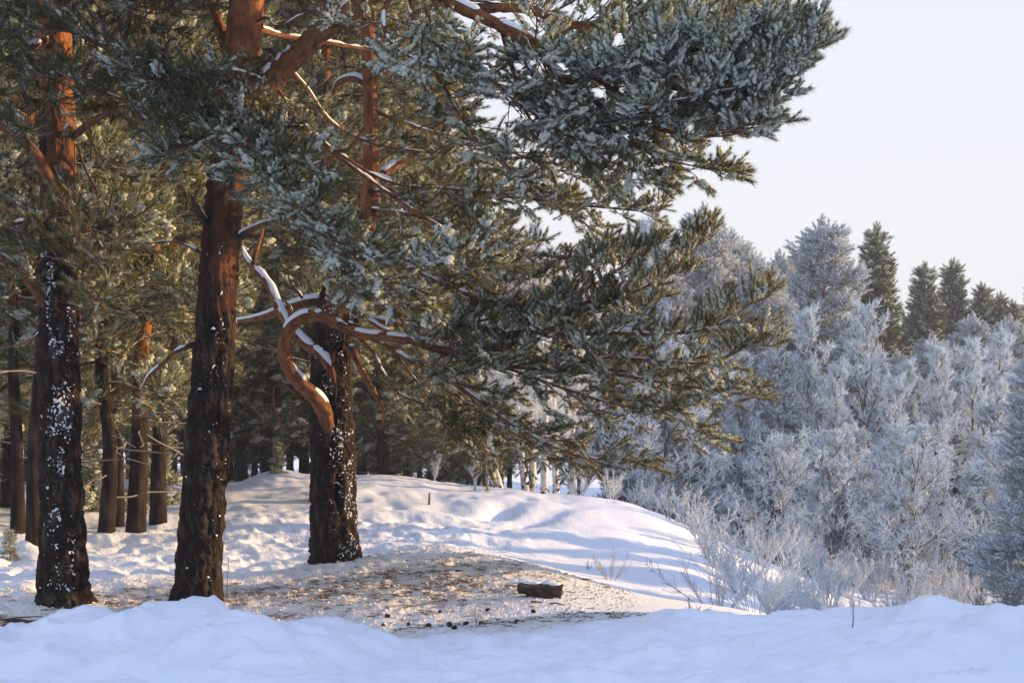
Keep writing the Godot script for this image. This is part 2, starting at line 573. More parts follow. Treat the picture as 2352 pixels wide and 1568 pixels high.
# ---------------------------------------------------------------- whole trees away from the camera
# a pine at the origin: bare trunk below, whorled boughs above crown_from, needles in sprays on the outer boughs
func pine(called: String, label: String, s: int, high: float, crown_from: float, reach: float, girth: float, shape: float, snow: float, lib: Array, boughs: int, per_m: float, lean := Vector3.ZERO, size := 1.0, orange := 3.0, group := "") -> Node3D:
	rng.seed = s
	var g := Grown.new()
	g.root = thing(called, label, "tree", Vector3.ZERO, group)
	var pts := []
	var radii := []
	for k in 8:
		var t := k / 7.0
		pts.append(Vector3(rr(-0.12, 0.12) * minf(k, 1), high * t - 0.25 * float(k == 0), rr(-0.12, 0.12) * minf(k, 1)) + lean * t * high)
		radii.append(girth * (pow(1.0 - t, 0.75) * 0.92 + 0.03) * (1.18 if k == 0 else 1.0))
	part("trunk", bark_trunk(pts, radii, 20, 0.22, orange, orange + 1.6, s, 0.9), g.root)
	var line := curve(pts, 0.3)
	var boughwork := MB.new()
	var spin := rr(0, TAU)
	for k in boughs:
		var t := pow((k + rr(0.0, 0.9)) / boughs, 0.92)
		var h := lerpf(crown_from, high * 0.985, t)
		var p := line[clampi(int(h / high * (line.size() - 1)), 0, line.size() - 1)]
		spin += 2.4 + rr(-0.4, 0.4)
		# shape 0: spire, 1: round dome
		var prof := lerpf(1.0 - t * 0.93, sqrt(maxf(0.0, 1.0 - pow(t * 1.02 - 0.28, 2.0) * 1.9)), shape)
		if t < 0.12:
			prof *= 0.65 + rr(0.0, 0.5)
		var l := maxf(0.35, reach * prof * rr(0.65, 1.12))
		var dir := Vector3(cos(spin), lerpf(-0.05, 0.7, t), sin(spin))
		bough(g, boughwork, p, dir, l, snow, per_m, size)
	if crown_from > 1.4:
		# dead branches under the crown
		for k in 9:
			var q := line[clampi(int(crown_from * rr(0.4, 1.1) / high * (line.size() - 1)), 0, line.size() - 1)]
			spin += 2.4
			var d := Vector3(cos(spin), rr(-0.3, 0.2), sin(spin)).normalized()
			var l := rr(0.5, 1.7)
			var dead := PackedVector3Array([q])
			for z in 4:
				d = (d + Vector3(rr(-.25, .25), rr(-.2, .22), rr(-.25, .25))).normalized()
				q += d * l / 4.0
				dead.push_back(q)
				if z > 0:
					var e := q + (d + Vector3(rr(-.9, .9), rr(-.6, .6), rr(-.9, .9))).normalized() * rr(0.15, 0.45)
					boughwork.tube(PackedVector3Array([q, e]), PackedFloat32Array([0.007, 0.003]), 3, TWIG, HOAR * 0.8, 0.3)
			boughwork.tube(dead, PackedFloat32Array([0.018, 0.015, 0.012, 0.009, 0.004]), 4, TWIG * 0.8, HOAR * 0.8, 0.5)
	for k in 7:
		g.put(mini(2, int(rng.randf() * 3 * (snow + 0.2))) + 3 * (k % 2), lay(line[line.size() - 1] - Vector3(0, 0.06 * k * size, 0), Vector3(rr(-.5, .5), 1.2, rr(-.5, .5)), size * 1.1))
	if boughwork.v.size():
		part("boughwork", boughwork.mesh(M.limb_bark), g.root, true)
	finish(g, lib)
	return g.root

func bough(g: Grown, mb: MB, p0: Vector3, dir: Vector3, l: float, snow: float, per_m: float, size: float) -> void:
	var p := p0
	var d := dir.normalized()
	var pts := PackedVector3Array([p])
	var rad := PackedFloat32Array([0.012 + 0.012 * l])
	var n := 5
	for k in n:
		d = (d + Vector3(rr(-.18, .18), rr(-.14, .14) + (-0.12 if k < 2 else 0.10), rr(-.18, .18))).normalized()
		p += d * l / n
		pts.push_back(p)
		rad.push_back((0.012 + 0.012 * l) * (1.0 - 0.8 * (k + 1.0) / n))
	mb.tube(pts, rad, 4, RUST.lerp(DARK_BARK, 0.45), HOAR * 0.85, 0.45)
	var count := int(per_m * l)
	for k in count:
		var t := pow(rng.randf(), 0.62)
		if t < 0.22:
			continue
		var f := t * n
		var a := mini(int(f), n - 1)
		var q := pts[a].lerp(pts[a + 1], f - a)
		var along := (pts[a + 1] - pts[a]).normalized()
		var off := Vector3(rr(-1, 1), rr(-0.45, 0.6), rr(-1, 1)) * (0.13 + 0.26 * l * (1.0 - 0.65 * t)) * size
		var out := (along * 0.8 + off.normalized() * 0.9 + Vector3(0, 0.25, 0)).normalized()
		var e := q + off
		if k % 3 == 0:
			mb.tri(q + Vector3(0, 0.012, 0), q - Vector3(0, 0.012, 0), e, TWIG, TWIG, TWIG)
		var z := rng.randf()
		g.put((2 if z < snow * snow else (1 if z < snow + 0.15 else 0)) + 3 * (k % 2), lay(e, out, size * rr(0.8, 1.3)))

# a leafless tree under hoar frost
func hoar_tree(called: String, label: String, s: int, high: float, crown_from: float, reach: float, girth: float, up: float, limbs: int, trunk_col: Color, thick := 1.0, group := "", twig_len := 1.0) -> Node3D:
	rng.seed = s
	var root := thing(called, label, "tree", Vector3.ZERO, group)
	var b := MB.new()
	var pts := []
	var radii := []
	for k in 7:
		var t := k / 6.0
		pts.append(Vector3(rr(-0.14, 0.14) * high * 0.09 * minf(k, 1), high * t - 0.25 * float(k == 0), rr(-0.14, 0.14) * high * 0.09 * minf(k, 1)))
		radii.append(girth * (pow(1.0 - t, 0.85) + 0.06))
	var line := curve(pts, 0.22)
	var rad := spread_radii(pts, radii, line)
	b.tube(line, rad, 9, trunk_col, trunk_col.lerp(HOAR, 0.6), 0.25)
	for k in b.v.size():
		var f := bark_soft.get_noise_3dv(b.v[k] * Vector3(6, 2.5, 6) + Vector3.ONE * s)
		if f > 0.12:
			b.c[k] = trunk_col.lerp(HOAR, 0.75)
		b.v[k] += b.n[k] * f * 0.02
	part("trunk", b.mesh(M.bark), root)
	var c := MB.new()
	var spin := rr(0, TAU)
	for k in limbs:
		var t := (k + rng.randf()) / limbs
		var h := lerpf(crown_from, high * 0.98, t)
		var p := line[clampi(int(h / high * (line.size() - 1)), 0, line.size() - 1)]
		spin += 2.4 + rr(-.5, .5)
		var prof := sqrt(maxf(0.05, 1.0 - pow(t * 1.15 - 0.3, 2.0) * 1.25))
		var dir := Vector3(cos(spin), up * rr(0.7, 1.3) + t * 0.5, sin(spin)).normalized()
		twig(c, p, dir, reach * prof * rr(0.75, 1.15), 0.008 * thick + girth * 0.16 * (1.0 - t * 0.6), 3, trunk_col, thick, up, twig_len)
	part("frosted_twigwork", c.mesh(M.frost), root, true)
	return root

func twig(b: MB, p0: Vector3, dir: Vector3, l: float, r: float, level: int, col: Color, thick: float, up: float, tl := 1.0) -> void:
	var p := p0
	var d := dir
	var n := 4 if level >= 2 else (3 if level == 1 else 1)
	if level == 0:
		var e := p + d * l
		var side := d.cross(Vector3(rr(-1, 1), rr(-1, 1), rr(-1, 1))).normalized() * r
		b.tri(p + side, p - side, e, HOAR, HOAR, HOAR * 1.08)
		var s2 := d.cross(side).normalized() * r
		b.tri(p + s2, p - s2, e, HOAR * 0.95, HOAR * 0.95, HOAR * 1.05)
		return
	var pts := PackedVector3Array([p])
	var rad := PackedFloat32Array([r])
	for k in n:
		d = (d + Vector3(rr(-.2, .2), rr(-.12, .16) + up * 0.05, rr(-.2, .2))).normalized()
		p += d * l / n
		pts.push_back(p)
		rad.push_back(lerpf(r, 0.006 * thick, (k + 1.0) / n))
	var under := col.lerp(HOAR, 0.05 if level == 3 else (0.25 if level == 2 else 0.6))
	b.tube(pts, rad, 4 if level > 1 else 3, under, HOAR, 0.05 if level < 3 else 0.25)
	var kids := [0, 3, 5, 7][level] as int
	for k in kids:
		var t := lerpf(0.18, 1.0, (k + rng.randf() * 0.8) / kids)
		var f := t * n
		var a := mini(int(f), n - 1)
		var q := pts[a].lerp(pts[a + 1], f - a)
		var along := (pts[a + 1] - pts[a]).normalized()
		var side := along.cross(Vector3(rr(-1, 1), rr(-.5, .5), rr(-1, 1))).normalized()
		var dd := (along * rr(0.55, 1.0) + side * rr(0.5, 0.95) + Vector3(0, up * 0.22, 0)).normalized()
		var l2 := l * rr(0.34, 0.55) * (1.0 - 0.45 * t)
		if level == 1:
			l2 = rr(0.10, 0.26) * tl
		twig(b, q, dd, maxf(l2, 0.09), maxf(rad[a] * 0.5, 0.007 * thick) if level > 1 else 0.0105 * thick, level - 1, col, thick, up, tl)

# a leafless bush under frost
func hoar_bush(called: String, label: String, s: int, high: float, wide: float, stems: int, col: Color, thick: float, frost: float, group := "", spur := 1.0) -> Node3D:
	rng.seed = s
	var root := thing(called, label, "bush", Vector3.ZERO, group)
	for k in stems:
		var b := MB.new()
		var a := rr(0, TAU)
		var open := sqrt(rng.randf()) * wide
		var d := Vector3(cos(a) * open, high, sin(a) * open).normalized()
		var l := high * rr(0.6, 1.05)
		var p := Vector3(cos(a), 0, sin(a)) * open * 0.12
		var pts := PackedVector3Array([p - Vector3(0, 0.12, 0)])
		var rad := PackedFloat32Array([0.011 * thick])
		var n := 6
		for q in n:
			d = (d + Vector3(rr(-.14, .14), rr(-.02, .1), rr(-.14, .14))).normalized()
			p += d * l / n
			pts.push_back(p)
			rad.push_back(thick * lerpf(0.010, 0.004, (q + 1.0) / n))
		var white := col.lerp(HOAR, frost)
		b.tube(pts, rad, 4, col.lerp(HOAR, frost * 0.35), white, -0.2)
		var kids := int(11 * l) + 5
		for q in kids:
			var t := lerpf(0.22, 0.98, (q + rng.randf()) / kids)
			var f := t * n
			var e := mini(int(f), n - 1)
			var o := pts[e].lerp(pts[e + 1], f - e)
			var along := (pts[e + 1] - pts[e]).normalized()
			var side := along.cross(Vector3(rr(-1, 1), rr(-.4, .4), rr(-1, 1))).normalized()
			var dd := (along * rr(0.6, 1.0) + side * rr(0.4, 0.85) + Vector3(0, 0.15, 0)).normalized()
			var l2 := l * rr(0.14, 0.34) * (1.05 - 0.6 * t)
			var m1 := o + dd * l2 * 0.5
			var m2 := m1 + (dd + Vector3(rr(-.2, .2), 0.25, rr(-.2, .2))).normalized() * l2 * 0.5
			b.tube(PackedVector3Array([o, m1, m2]), PackedFloat32Array([0.006 * thick, 0.005 * thick, 0.003 * thick]), 3, white, white, -2.0)
			for z in int(3 + 7 * l2 / 0.3):
				var u := rr(0.2, 1.0)
				var w := o.lerp(m1, u * 2.0) if u < 0.5 else m1.lerp(m2, u * 2.0 - 1.0)
				var s3 := dd.cross(Vector3(rr(-1, 1), rr(-1, 1), rr(-1, 1))).normalized()
				var out := (dd * 0.7 + s3 + Vector3(0, 0.2, 0)).normalized() * rr(0.03, 0.1) * spur
				var th := s3.cross(dd).normalized() * 0.004 * thick
				b.tri(w + th, w - th, w + out, white, white, white)
		part("stem", b.mesh(M.frost), root)
	return root
# ---------------------------------------------------------------- the ground: one sheet, heights measured at many places and joined smoothly
var g_u := PackedFloat32Array()
var g_v := PackedFloat32Array()
var g_w := PackedFloat64Array()
var grid := PackedFloat32Array()
const GN := 200
const U_MOST := 1.3
const V_LO := 0.6   # log of the nearest distance
const V_HI := 5.2
var lump: FastNoiseLite
var foot: FastNoiseLite
var cell: FastNoiseLite
var mounds := []     # snow banked against trunks: [x, z, radius, height]
var dents := []      # hollows and drifts: [x, z, rx, rz, turn, depth]

func ground_points() -> Array:
	var a := []
	for e in [
		[-600, 1568, 4.2], [0, 1560, 4.2], [300, 1560, 4.2], [700, 1568, 4.2], [900, 1580, 4.4], [1176, 1580, 4.6], [1500, 1572, 4.4], [1800, 1560, 4.2], [2352, 1560, 4.2], [2900, 1560, 4.2],
		[0, 1500, 5.4], [400, 1470, 5.4], [700, 1490, 5.4], [960, 1530, 5.6], [1250, 1525, 5.8], [1500, 1490, 5.6], [2000, 1480, 5.6], [2352, 1470, 5.6],
		[-300, 1440, 6.6], [0, 1432, 6.8], [150, 1412, 6.8], [330, 1402, 6.8], [500, 1388, 6.7], [600, 1398, 6.8], [700, 1410, 6.9], [850, 1446, 7.2], [960, 1480, 7.4], [1176, 1474, 7.6], [1380, 1450, 7.6], [1480, 1412, 7.8], [1700, 1412, 8], [1900, 1400, 8], [2130, 1383, 8], [2352, 1388, 8], [2900, 1380, 8],
		[1000, 1446, 9.4], [1200, 1437, 9.4], [1400, 1420, 9.2],
		[140, 1400, 12.2], [440, 1395, 12], [660, 1370, 12.4], [0, 1390, 12.2], [-400, 1390, 12.2], [300, 1350, 13.5], [560, 1330, 15],
		[770, 1313, 15.5], [1000, 1318, 13.6], [1000, 1262, 16.6], [1240, 1375, 11.4], [1200, 1300, 14], [1360, 1385, 11.4], [1430, 1412, 9.8], [850, 1390, 11.2], [1050, 1410, 10.8],
		[1420, 1345, 17], [1500, 1375, 16], [1300, 1300, 18.5], [1150, 1262, 20], [1000, 1235, 21], [1600, 1395, 15.5],
		[700, 1240, 20], [520, 1200, 22], [850, 1180, 25], [1100, 1180, 26], [1300, 1215, 24], [1500, 1270, 22], [1600, 1305, 21], [1640, 1340, 19],
		[400, 1104, 32], [520, 1112, 32], [600, 1100, 32], [670, 1083, 32], [740, 1094, 32.5], [850, 1094, 33], [1000, 1107, 33], [1150, 1124, 33], [1300, 1134, 32], [1450, 1160, 30.5], [1560, 1205, 28], [1640, 1290, 24],
		[450, 1160, 27], [640, 1150, 27],
		[240, 1250, 19], [320, 1240, 19.5], [370, 1215, 22], [200, 1170, 26], [40, 1260, 18], [0, 1320, 15], [-400, 1260, 18], [300, 1140, 29], [150, 1150, 30], [-400, 1130, 30], [-900, 1130, 32],
		[1700, 1402, 14], [1800, 1450, 16], [1900, 1455, 20], [2000, 1440, 24], [2200, 1425, 28], [2352, 1420, 28], [2800, 1420, 26],
		[1700, 1420, 11], [2100, 1440, 11], [2500, 1440, 11],
	]:
		a.append(at(e[0], e[1], e[2]))
	for e in [[-4.6, 0.0, -9.3], [-2.9, 0.02, -9.4], [-1.4, 0.05, -9.8], [-7, 0.05, -9.5],
		[-10, 0.0, -40], [-3, -0.3, -40], [3, -1.3, -40], [-22, 0.2, -40], [-12, -0.2, -55], [0, -1.0, -55], [8, -3.0, -42], [14, -3.4, -42], [22, -3.4, -42], [10, -3.4, -60], [22, -3.6, -60], [-40, 0, -60], [-60, 1, -110], [0, -1, -110], [30, -2.6, -90], [60, -1, -110], [60, -1, -60], [35, -3, -45], [20, -2.6, -24], [14, -1.2, -10], [20, -1, -2], [-20, 0.5, -2], [-15, 0.2, -10],
		[0, 0.75, -2], [-3, 0.8, -2], [3, 0.8, -2], [8, 0.6, -4]]:
		a.append(Vector3(e[0], e[1], e[2]))
	return a

func uv_of(x: float, z: float) -> Vector2:
	return Vector2(clampf(atan2(x, -z), -U_MOST, U_MOST) * 4.0, log(maxf(sqrt(x * x + z * z), 1.83)) * 2.2)

func solve_ground() -> void:
	var pts := ground_points()
	var n := pts.size()
	var A := []
	for k in n:
		var q := uv_of(pts[k].x, pts[k].z)
		g_u.push_back(q.x); g_v.push_back(q.y)
	for r in n:
		var row := PackedFloat64Array()
		row.resize(n + 2)
		for k in n:
			row[k] = kernel(g_u[r] - g_u[k], g_v[r] - g_v[k]) + (-0.01 if r == k else 0.0)
		row[n] = 1.0
		row[n + 1] = pts[r].y
		A.append(row)
	var last := PackedFloat64Array()
	last.resize(n + 2)
	last.fill(1.0)
	last[n] = 0.0; last[n + 1] = 0.0
	A.append(last)
	var N := n + 1
	for k in N:
		var best := k
		for r in range(k + 1, N):
			if absf(A[r][k]) > absf(A[best][k]):
				best = r
		var tmp = A[k]; A[k] = A[best]; A[best] = tmp
		var pk: PackedFloat64Array = A[k]
		for r in range(k + 1, N):
			var pr: PackedFloat64Array = A[r]
			var f := pr[k] / pk[k]
			if f != 0.0:
				for q in range(k, N + 1):
					pr[q] -= f * pk[q]
				A[r] = pr
	g_w.resize(N)
	for k in range(N - 1, -1, -1):
		var pk: PackedFloat64Array = A[k]
		var sum := pk[N]
		for q in range(k + 1, N):
			sum -= pk[q] * g_w[q]
		g_w[k] = sum / pk[k]
	grid.resize(GN * GN)
	for a in GN:
		var u := lerpf(-U_MOST, U_MOST, a / float(GN - 1)) * 4.0
		for b in GN:
			var v := lerpf(V_LO, V_HI, b / float(GN - 1)) * 2.2
			var sum := g_w[n]
			for k in n:
				var du := u - g_u[k]
				var dv := v - g_v[k]
				sum -= g_w[k] * sqrt(du * du + dv * dv + 0.012)
			grid[a * GN + b] = sum

func kernel(du: float, dv: float) -> float:
	return -sqrt(du * du + dv * dv + 0.012)

func base_height(x: float, z: float) -> float:
	var a := clampf((clampf(atan2(x, -z), -U_MOST, U_MOST) / U_MOST * 0.5 + 0.5) * (GN - 1), 0, GN - 1.001)
	var b := clampf((log(maxf(sqrt(x * x + z * z), 1.83)) - V_LO) / (V_HI - V_LO) * (GN - 1), 0, GN - 1.001)
	var i := int(a); var j := int(b)
	var fa := a - i; var fb := b - j
	var k := i * GN + j
	return lerpf(lerpf(grid[k], grid[k + 1], fb), lerpf(grid[k + GN], grid[k + GN + 1], fb), fa)

# how far the snow is trodden into dirt, 0..1
func dirt(x: float, z: float) -> float:
	var d := sqrt(x * x + z * z)
	if d < 6.5 or d > 24.0:
		return 0.0
	var a := exp(-pow((x + 1.2) / 1.55, 2.0) - pow((z + 12.8) / 2.4, 2.0))
	var b := 0.9 * exp(-pow((x + 2.9) / 2.0, 2.0) - pow((z + 12.6) / 1.2, 2.0))
	var c := 0.8 * exp(-pow((x + 5.0) / 2.6, 2.0) - pow((z + 11.3) / 0.7, 2.0))
	var e := 0.75 * exp(-pow((x + 0.3) / 1.5, 2.0) - pow((z + 9.6) / 0.6, 2.0))
	return clampf(maxf(maxf(a, b), maxf(c, e)) * 1.1 + 0.35 * lump.get_noise_2d(x * 1.3, z * 1.3) * (a + b + c + e), 0.0, 1.0)

func height(x: float, z: float, fine := true) -> float:
	var y := base_height(x, z)
	var d := sqrt(x * x + z * z)
	for m in mounds:
		var dx: float = x - m[0]; var dz: float = z - m[1]
		var q: float = (dx * dx + dz * dz) / (m[2] * m[2])
		if q < 6.0:
			y += m[3] * exp(-q)
	if d > 60.0 or not fine:
		return y
	var tx := x + 0.25 * lump.get_noise_2d(z * 1.7, x * 1.7)
	# soft wind-laid pillows near, trodden lumps round the trees and on the hill
	var near := 1.0 - smoothstep(7.5, 9.5, d)
	var path := near * exp(-pow((x - 0.25 + 0.05 * (d - 5.0)) / 0.85, 2.0))
	var right := near * smoothstep(0.6, 1.6, x)
	y += near * (1.0 - path) * (0.13 * lump.get_noise_2d(x * 0.75 + 9, z * 0.75) + 0.07 * (1.0 - absf(lump.get_noise_2d(tx * 1.1 + 40, z * 0.8)) * 2.0) - 0.10)
	y += path * (0.085 * foot.get_noise_2d(x * 1.7, z * 1.7) + 0.035 * foot.get_noise_2d(x * 4, z * 4))
	if near > 0.0:
		var pit := cell.get_noise_2d(x * 1.9 + 0.3 * foot.get_noise_2d(x, z), z * 1.5)
		y -= path * 0.07 * (1.0 - smoothstep(-0.97, -0.72, pit))
		y += right * smoothstep(6.4, 7.4, d) * 0.045 * smoothstep(-0.9, -0.55, cell.get_noise_2d(x * 1.1 + 5.0, z * 1.6)) - right * 0.04
		y += near * (1.0 - path) * 0.035 * (1.0 - absf(foot.get_noise_2d(tx * 0.9 - 7.0, z * 0.9)) * 2.0) - near * 0.015
	y += right * (0.03 * foot.get_noise_2d(x * 1.2, z * 1.5) + 0.075 * smoothstep(6.6, 7.6, d) * foot.get_noise_2d(x * 1.5, z * 1.5))
	if d > 8.0:
		var far := smoothstep(8.0, 9.6, d)
		var tr := dirt(x, z)
		var slope := smoothstep(11.5, 14.0, d) * (1.0 - smoothstep(22.0, 27.0, d)) * (1.0 - smoothstep(-1.0, 1.2, x))
		var steps := maxf(slope, tr * 0.55)
		# footprints: worn pits with pushed-up rims
		var f := cell.get_noise_2d(x * 1.6 + 0.4 * foot.get_noise_2d(x, z), z * 1.6)
		y += far * steps * (0.075 * smoothstep(-0.95, -0.5, f) - 0.04 + 0.035 * foot.get_noise_2d(x * 3.0, z * 3.0))
		y += far * tr * (0.022 * foot.get_noise_2d(x * 6.5, z * 6.5) + 0.012 * foot.get_noise_2d(x * 15, z * 15))
		var hill := smoothstep(17.0, 21.0, d) * (1.0 - smoothstep(38.0, 50.0, d))
		y += hill * (0.10 * lump.get_noise_2d(x * 0.35, z * 0.35) + 0.05 * foot.get_noise_2d(x * 0.9, z * 0.9) * (1.0 - smoothstep(-0.5, 3.0, x)))
		var walk := smoothstep(23.0, 25.0, d) * (1.0 - smoothstep(29.0, 31.5, d)) * smoothstep(-6.5, -5.0, x) * (1.0 - smoothstep(0.5, 2.0, x))
		y -= walk * 0.09 * (1.0 - smoothstep(-0.96, -0.8, cell.get_noise_2d(x * 0.55, z * 0.75)))
	for m in dents:
		var dx: float = x - m[0]; var dz: float = z - m[1]
		var c: float = cos(m[4]); var s: float = sin(m[4])
		var q: float = pow((dx * c + dz * s) / m[2], 2.0) + pow((dz * c - dx * s) / m[3], 2.0)
		if q < 6.0:
			y -= m[5] * exp(-q)
	return y

func build_ground() -> void:
	var angles := PackedFloat32Array()
	var a := -PI
	while a < PI - 0.001:
		angles.push_back(a)
		var off := absf(a)
		a += deg_to_rad(0.085) if off < deg_to_rad(26.0) else (deg_to_rad(0.6) if off < deg_to_rad(45) else deg_to_rad(3.0))
	var dist := PackedFloat32Array([0.4])
	while dist[dist.size() - 1] < 420.0:
		var d := dist[dist.size() - 1]
		dist.push_back(d * (1.12 if d < 3.6 else (1.0075 if d < 18.0 else (1.011 if d < 42.0 else 1.06))))
	var nA := angles.size()
	var nD := dist.size()
	var b := MB.new()
	b.v.resize(nA * nD); b.n.resize(nA * nD); b.c.resize(nA * nD)
	var clean := Color(0.80, 0.85, 0.93)
	for k in nA:
		var s := sin(angles[k]); var c := -cos(angles[k])
		for q in nD:
			var x := s * dist[q]; var z := c * dist[q]
			b.v[k * nD + q] = Vector3(x, height(x, z), z)
			var col := clean
			var tr := dirt(x, z)
			if tr > 0.02:
				var f := foot.get_noise_2d(x * 4.0, z * 4.0)
				var f2 := foot.get_noise_2d(x * 17.0, z * 17.0)
				col = clean.lerp(Color(0.67, 0.64, 0.605), clampf(tr * 1.3 + 0.4 * f * tr, 0, 1))
				col = col.lerp(Color(0.25, 0.21, 0.17), clampf((f2 - 0.38 + 0.35 * f) * 2.0, 0.0, 0.40) * smoothstep(0.1, 0.7, tr))
			b.c[k * nD + q] = col
	for k in nA:
		var o0 := k * nD
		var o1 := ((k + 1) % nA) * nD
		for q in nD - 1:
			b.i.append_array([o0 + q, o0 + q + 1, o1 + q, o1 + q, o0 + q + 1, o1 + q + 1])
	b.smooth_normals()
	var o := part("snowy_ground", b.mesh(M.snow_ground), self)
	o.set_meta("kind", "structure")
# ---------------------------------------------------------------- the scene
func _ready() -> void:
	var cam := Camera3D.new()
	cam.name = "camera"
	var lens := CameraAttributesPhysical.new()
	lens.frustum_focal_length = 43.0
	lens.frustum_focus_distance = 14.0
	lens.frustum_near = 0.1
	lens.frustum_far = 900.0
	lens.exposure_aperture = 5.0
	cam.attributes = lens
	cam.projection = Camera3D.PROJECTION_FRUSTUM
	cam.near = 0.1
	cam.far = 900.0
	cam.size = 2.0 * 0.1 * 784.0 / F
	cam.frustum_offset = Vector2(0, (HY - 784.0) / F * 0.1)
	cam.position = Vector3(0, EYE, 0)
	add_child(cam)

	var sky_mat := ProceduralSkyMaterial.new()
	sky_mat.sky_top_color = Color(0.31, 0.53, 0.83)
	sky_mat.sky_horizon_color = Color(0.745, 0.745, 0.741)
	sky_mat.sky_curve = 1.5
	sky_mat.ground_horizon_color = Color(0.75, 0.78, 0.85)
	sky_mat.ground_bottom_color = Color(0.6, 0.65, 0.75)
	sky_mat.sun_angle_max = 30.0
	var sky := Sky.new()
	sky.sky_material = sky_mat
	var env := Environment.new()
	env.background_mode = Environment.BG_SKY
	env.sky = sky
	env.tonemap_mode = Environment.TONE_MAPPER_LINEAR
	env.tonemap_exposure = 1.95
	env.sdfgi_enabled = true
	env.ssao_enabled = true
	env.ssil_enabled = true
	env.fog_enabled = true
	env.fog_density = 0.0015
	env.fog_light_color = Color(0.86, 0.91, 1.0)
	var world := WorldEnvironment.new()
	world.name = "world"
	world.environment = env
	add_child(world)

	var sun := DirectionalLight3D.new()
	sun.name = "sun"
	sun.light_energy = 1.6
	sun.light_color = Color(1.0, 0.82, 0.58)
	sun.light_angular_distance = 0.5
	sun.shadow_enabled = true
	var to_sun := Vector3(0.94, 0.19, -0.24)
	add_child(sun)
	sun.look_at_from_position(Vector3.ZERO, -to_sun, Vector3.UP)

	bark_cell = noise(FastNoiseLite.TYPE_CELLULAR, 1.0, 11, 1)
	bark_cell.cellular_return_type = FastNoiseLite.RETURN_DISTANCE2_SUB
	bark_cell.fractal_type = FastNoiseLite.FRACTAL_NONE
	bark_soft = noise(FastNoiseLite.TYPE_SIMPLEX_SMOOTH, 1.0, 12, 3)
	lump = noise(FastNoiseLite.TYPE_SIMPLEX_SMOOTH, 1.0, 21, 2)
	foot = noise(FastNoiseLite.TYPE_SIMPLEX_SMOOTH, 1.0, 22, 3)
	cell = noise(FastNoiseLite.TYPE_CELLULAR, 1.0, 23, 1)
	cell.cellular_return_type = FastNoiseLite.RETURN_DISTANCE
	cell.fractal_type = FastNoiseLite.FRACTAL_NONE
	materials()
	shoots()

	for e in [[148, 1400, 12.2, 0.42, 0.10], [450, 1394, 12.0, 0.34, 0.05], [771, 1314, 15.5, 0.62, 0.14], [242, 1248, 19.5, 0.4, 0.08], [312, 1240, 20.0, 0.45, 0.10], [362, 1215, 22.0, 0.4, 0.1], [75, 1287, 17.5, 0.45, 0.14], [40, 1262, 18.5, 0.4, 0.12]]:
		var p := at(e[0], e[1], e[2])
		mounds.append([p.x, p.z, e[3], e[4]])
	for e in [[1155, 1180, 26.5, 0.35, 1.2, 0.35, 0.16], [1240, 1190, 25.5, 0.35, 1.3, 0.35, 0.18], [1520, 1275, 20.5, 0.3, 0.35, 0.4, 0.14], [1480, 1280, 20.5, 0.25, 0.3, 0.0, 0.10], [1450, 1300, 19.0, 0.9, 0.4, 0.3, -0.10]]:
		var p := at(e[0], e[1], e[2])
		dents.append([p.x, p.z, e[3], e[4], e[5], e[6]])
	solve_ground()
	build_ground()
	near_trees()
	left_wood()
	right_wood()
	bushes()
	small_things()

func set_on_ground(px: float, d: float) -> Vector3:
	var x := (px - 1176.0) / F * d
	return Vector3(x, height(x, -d, d < 40.0) - 0.03, -d)

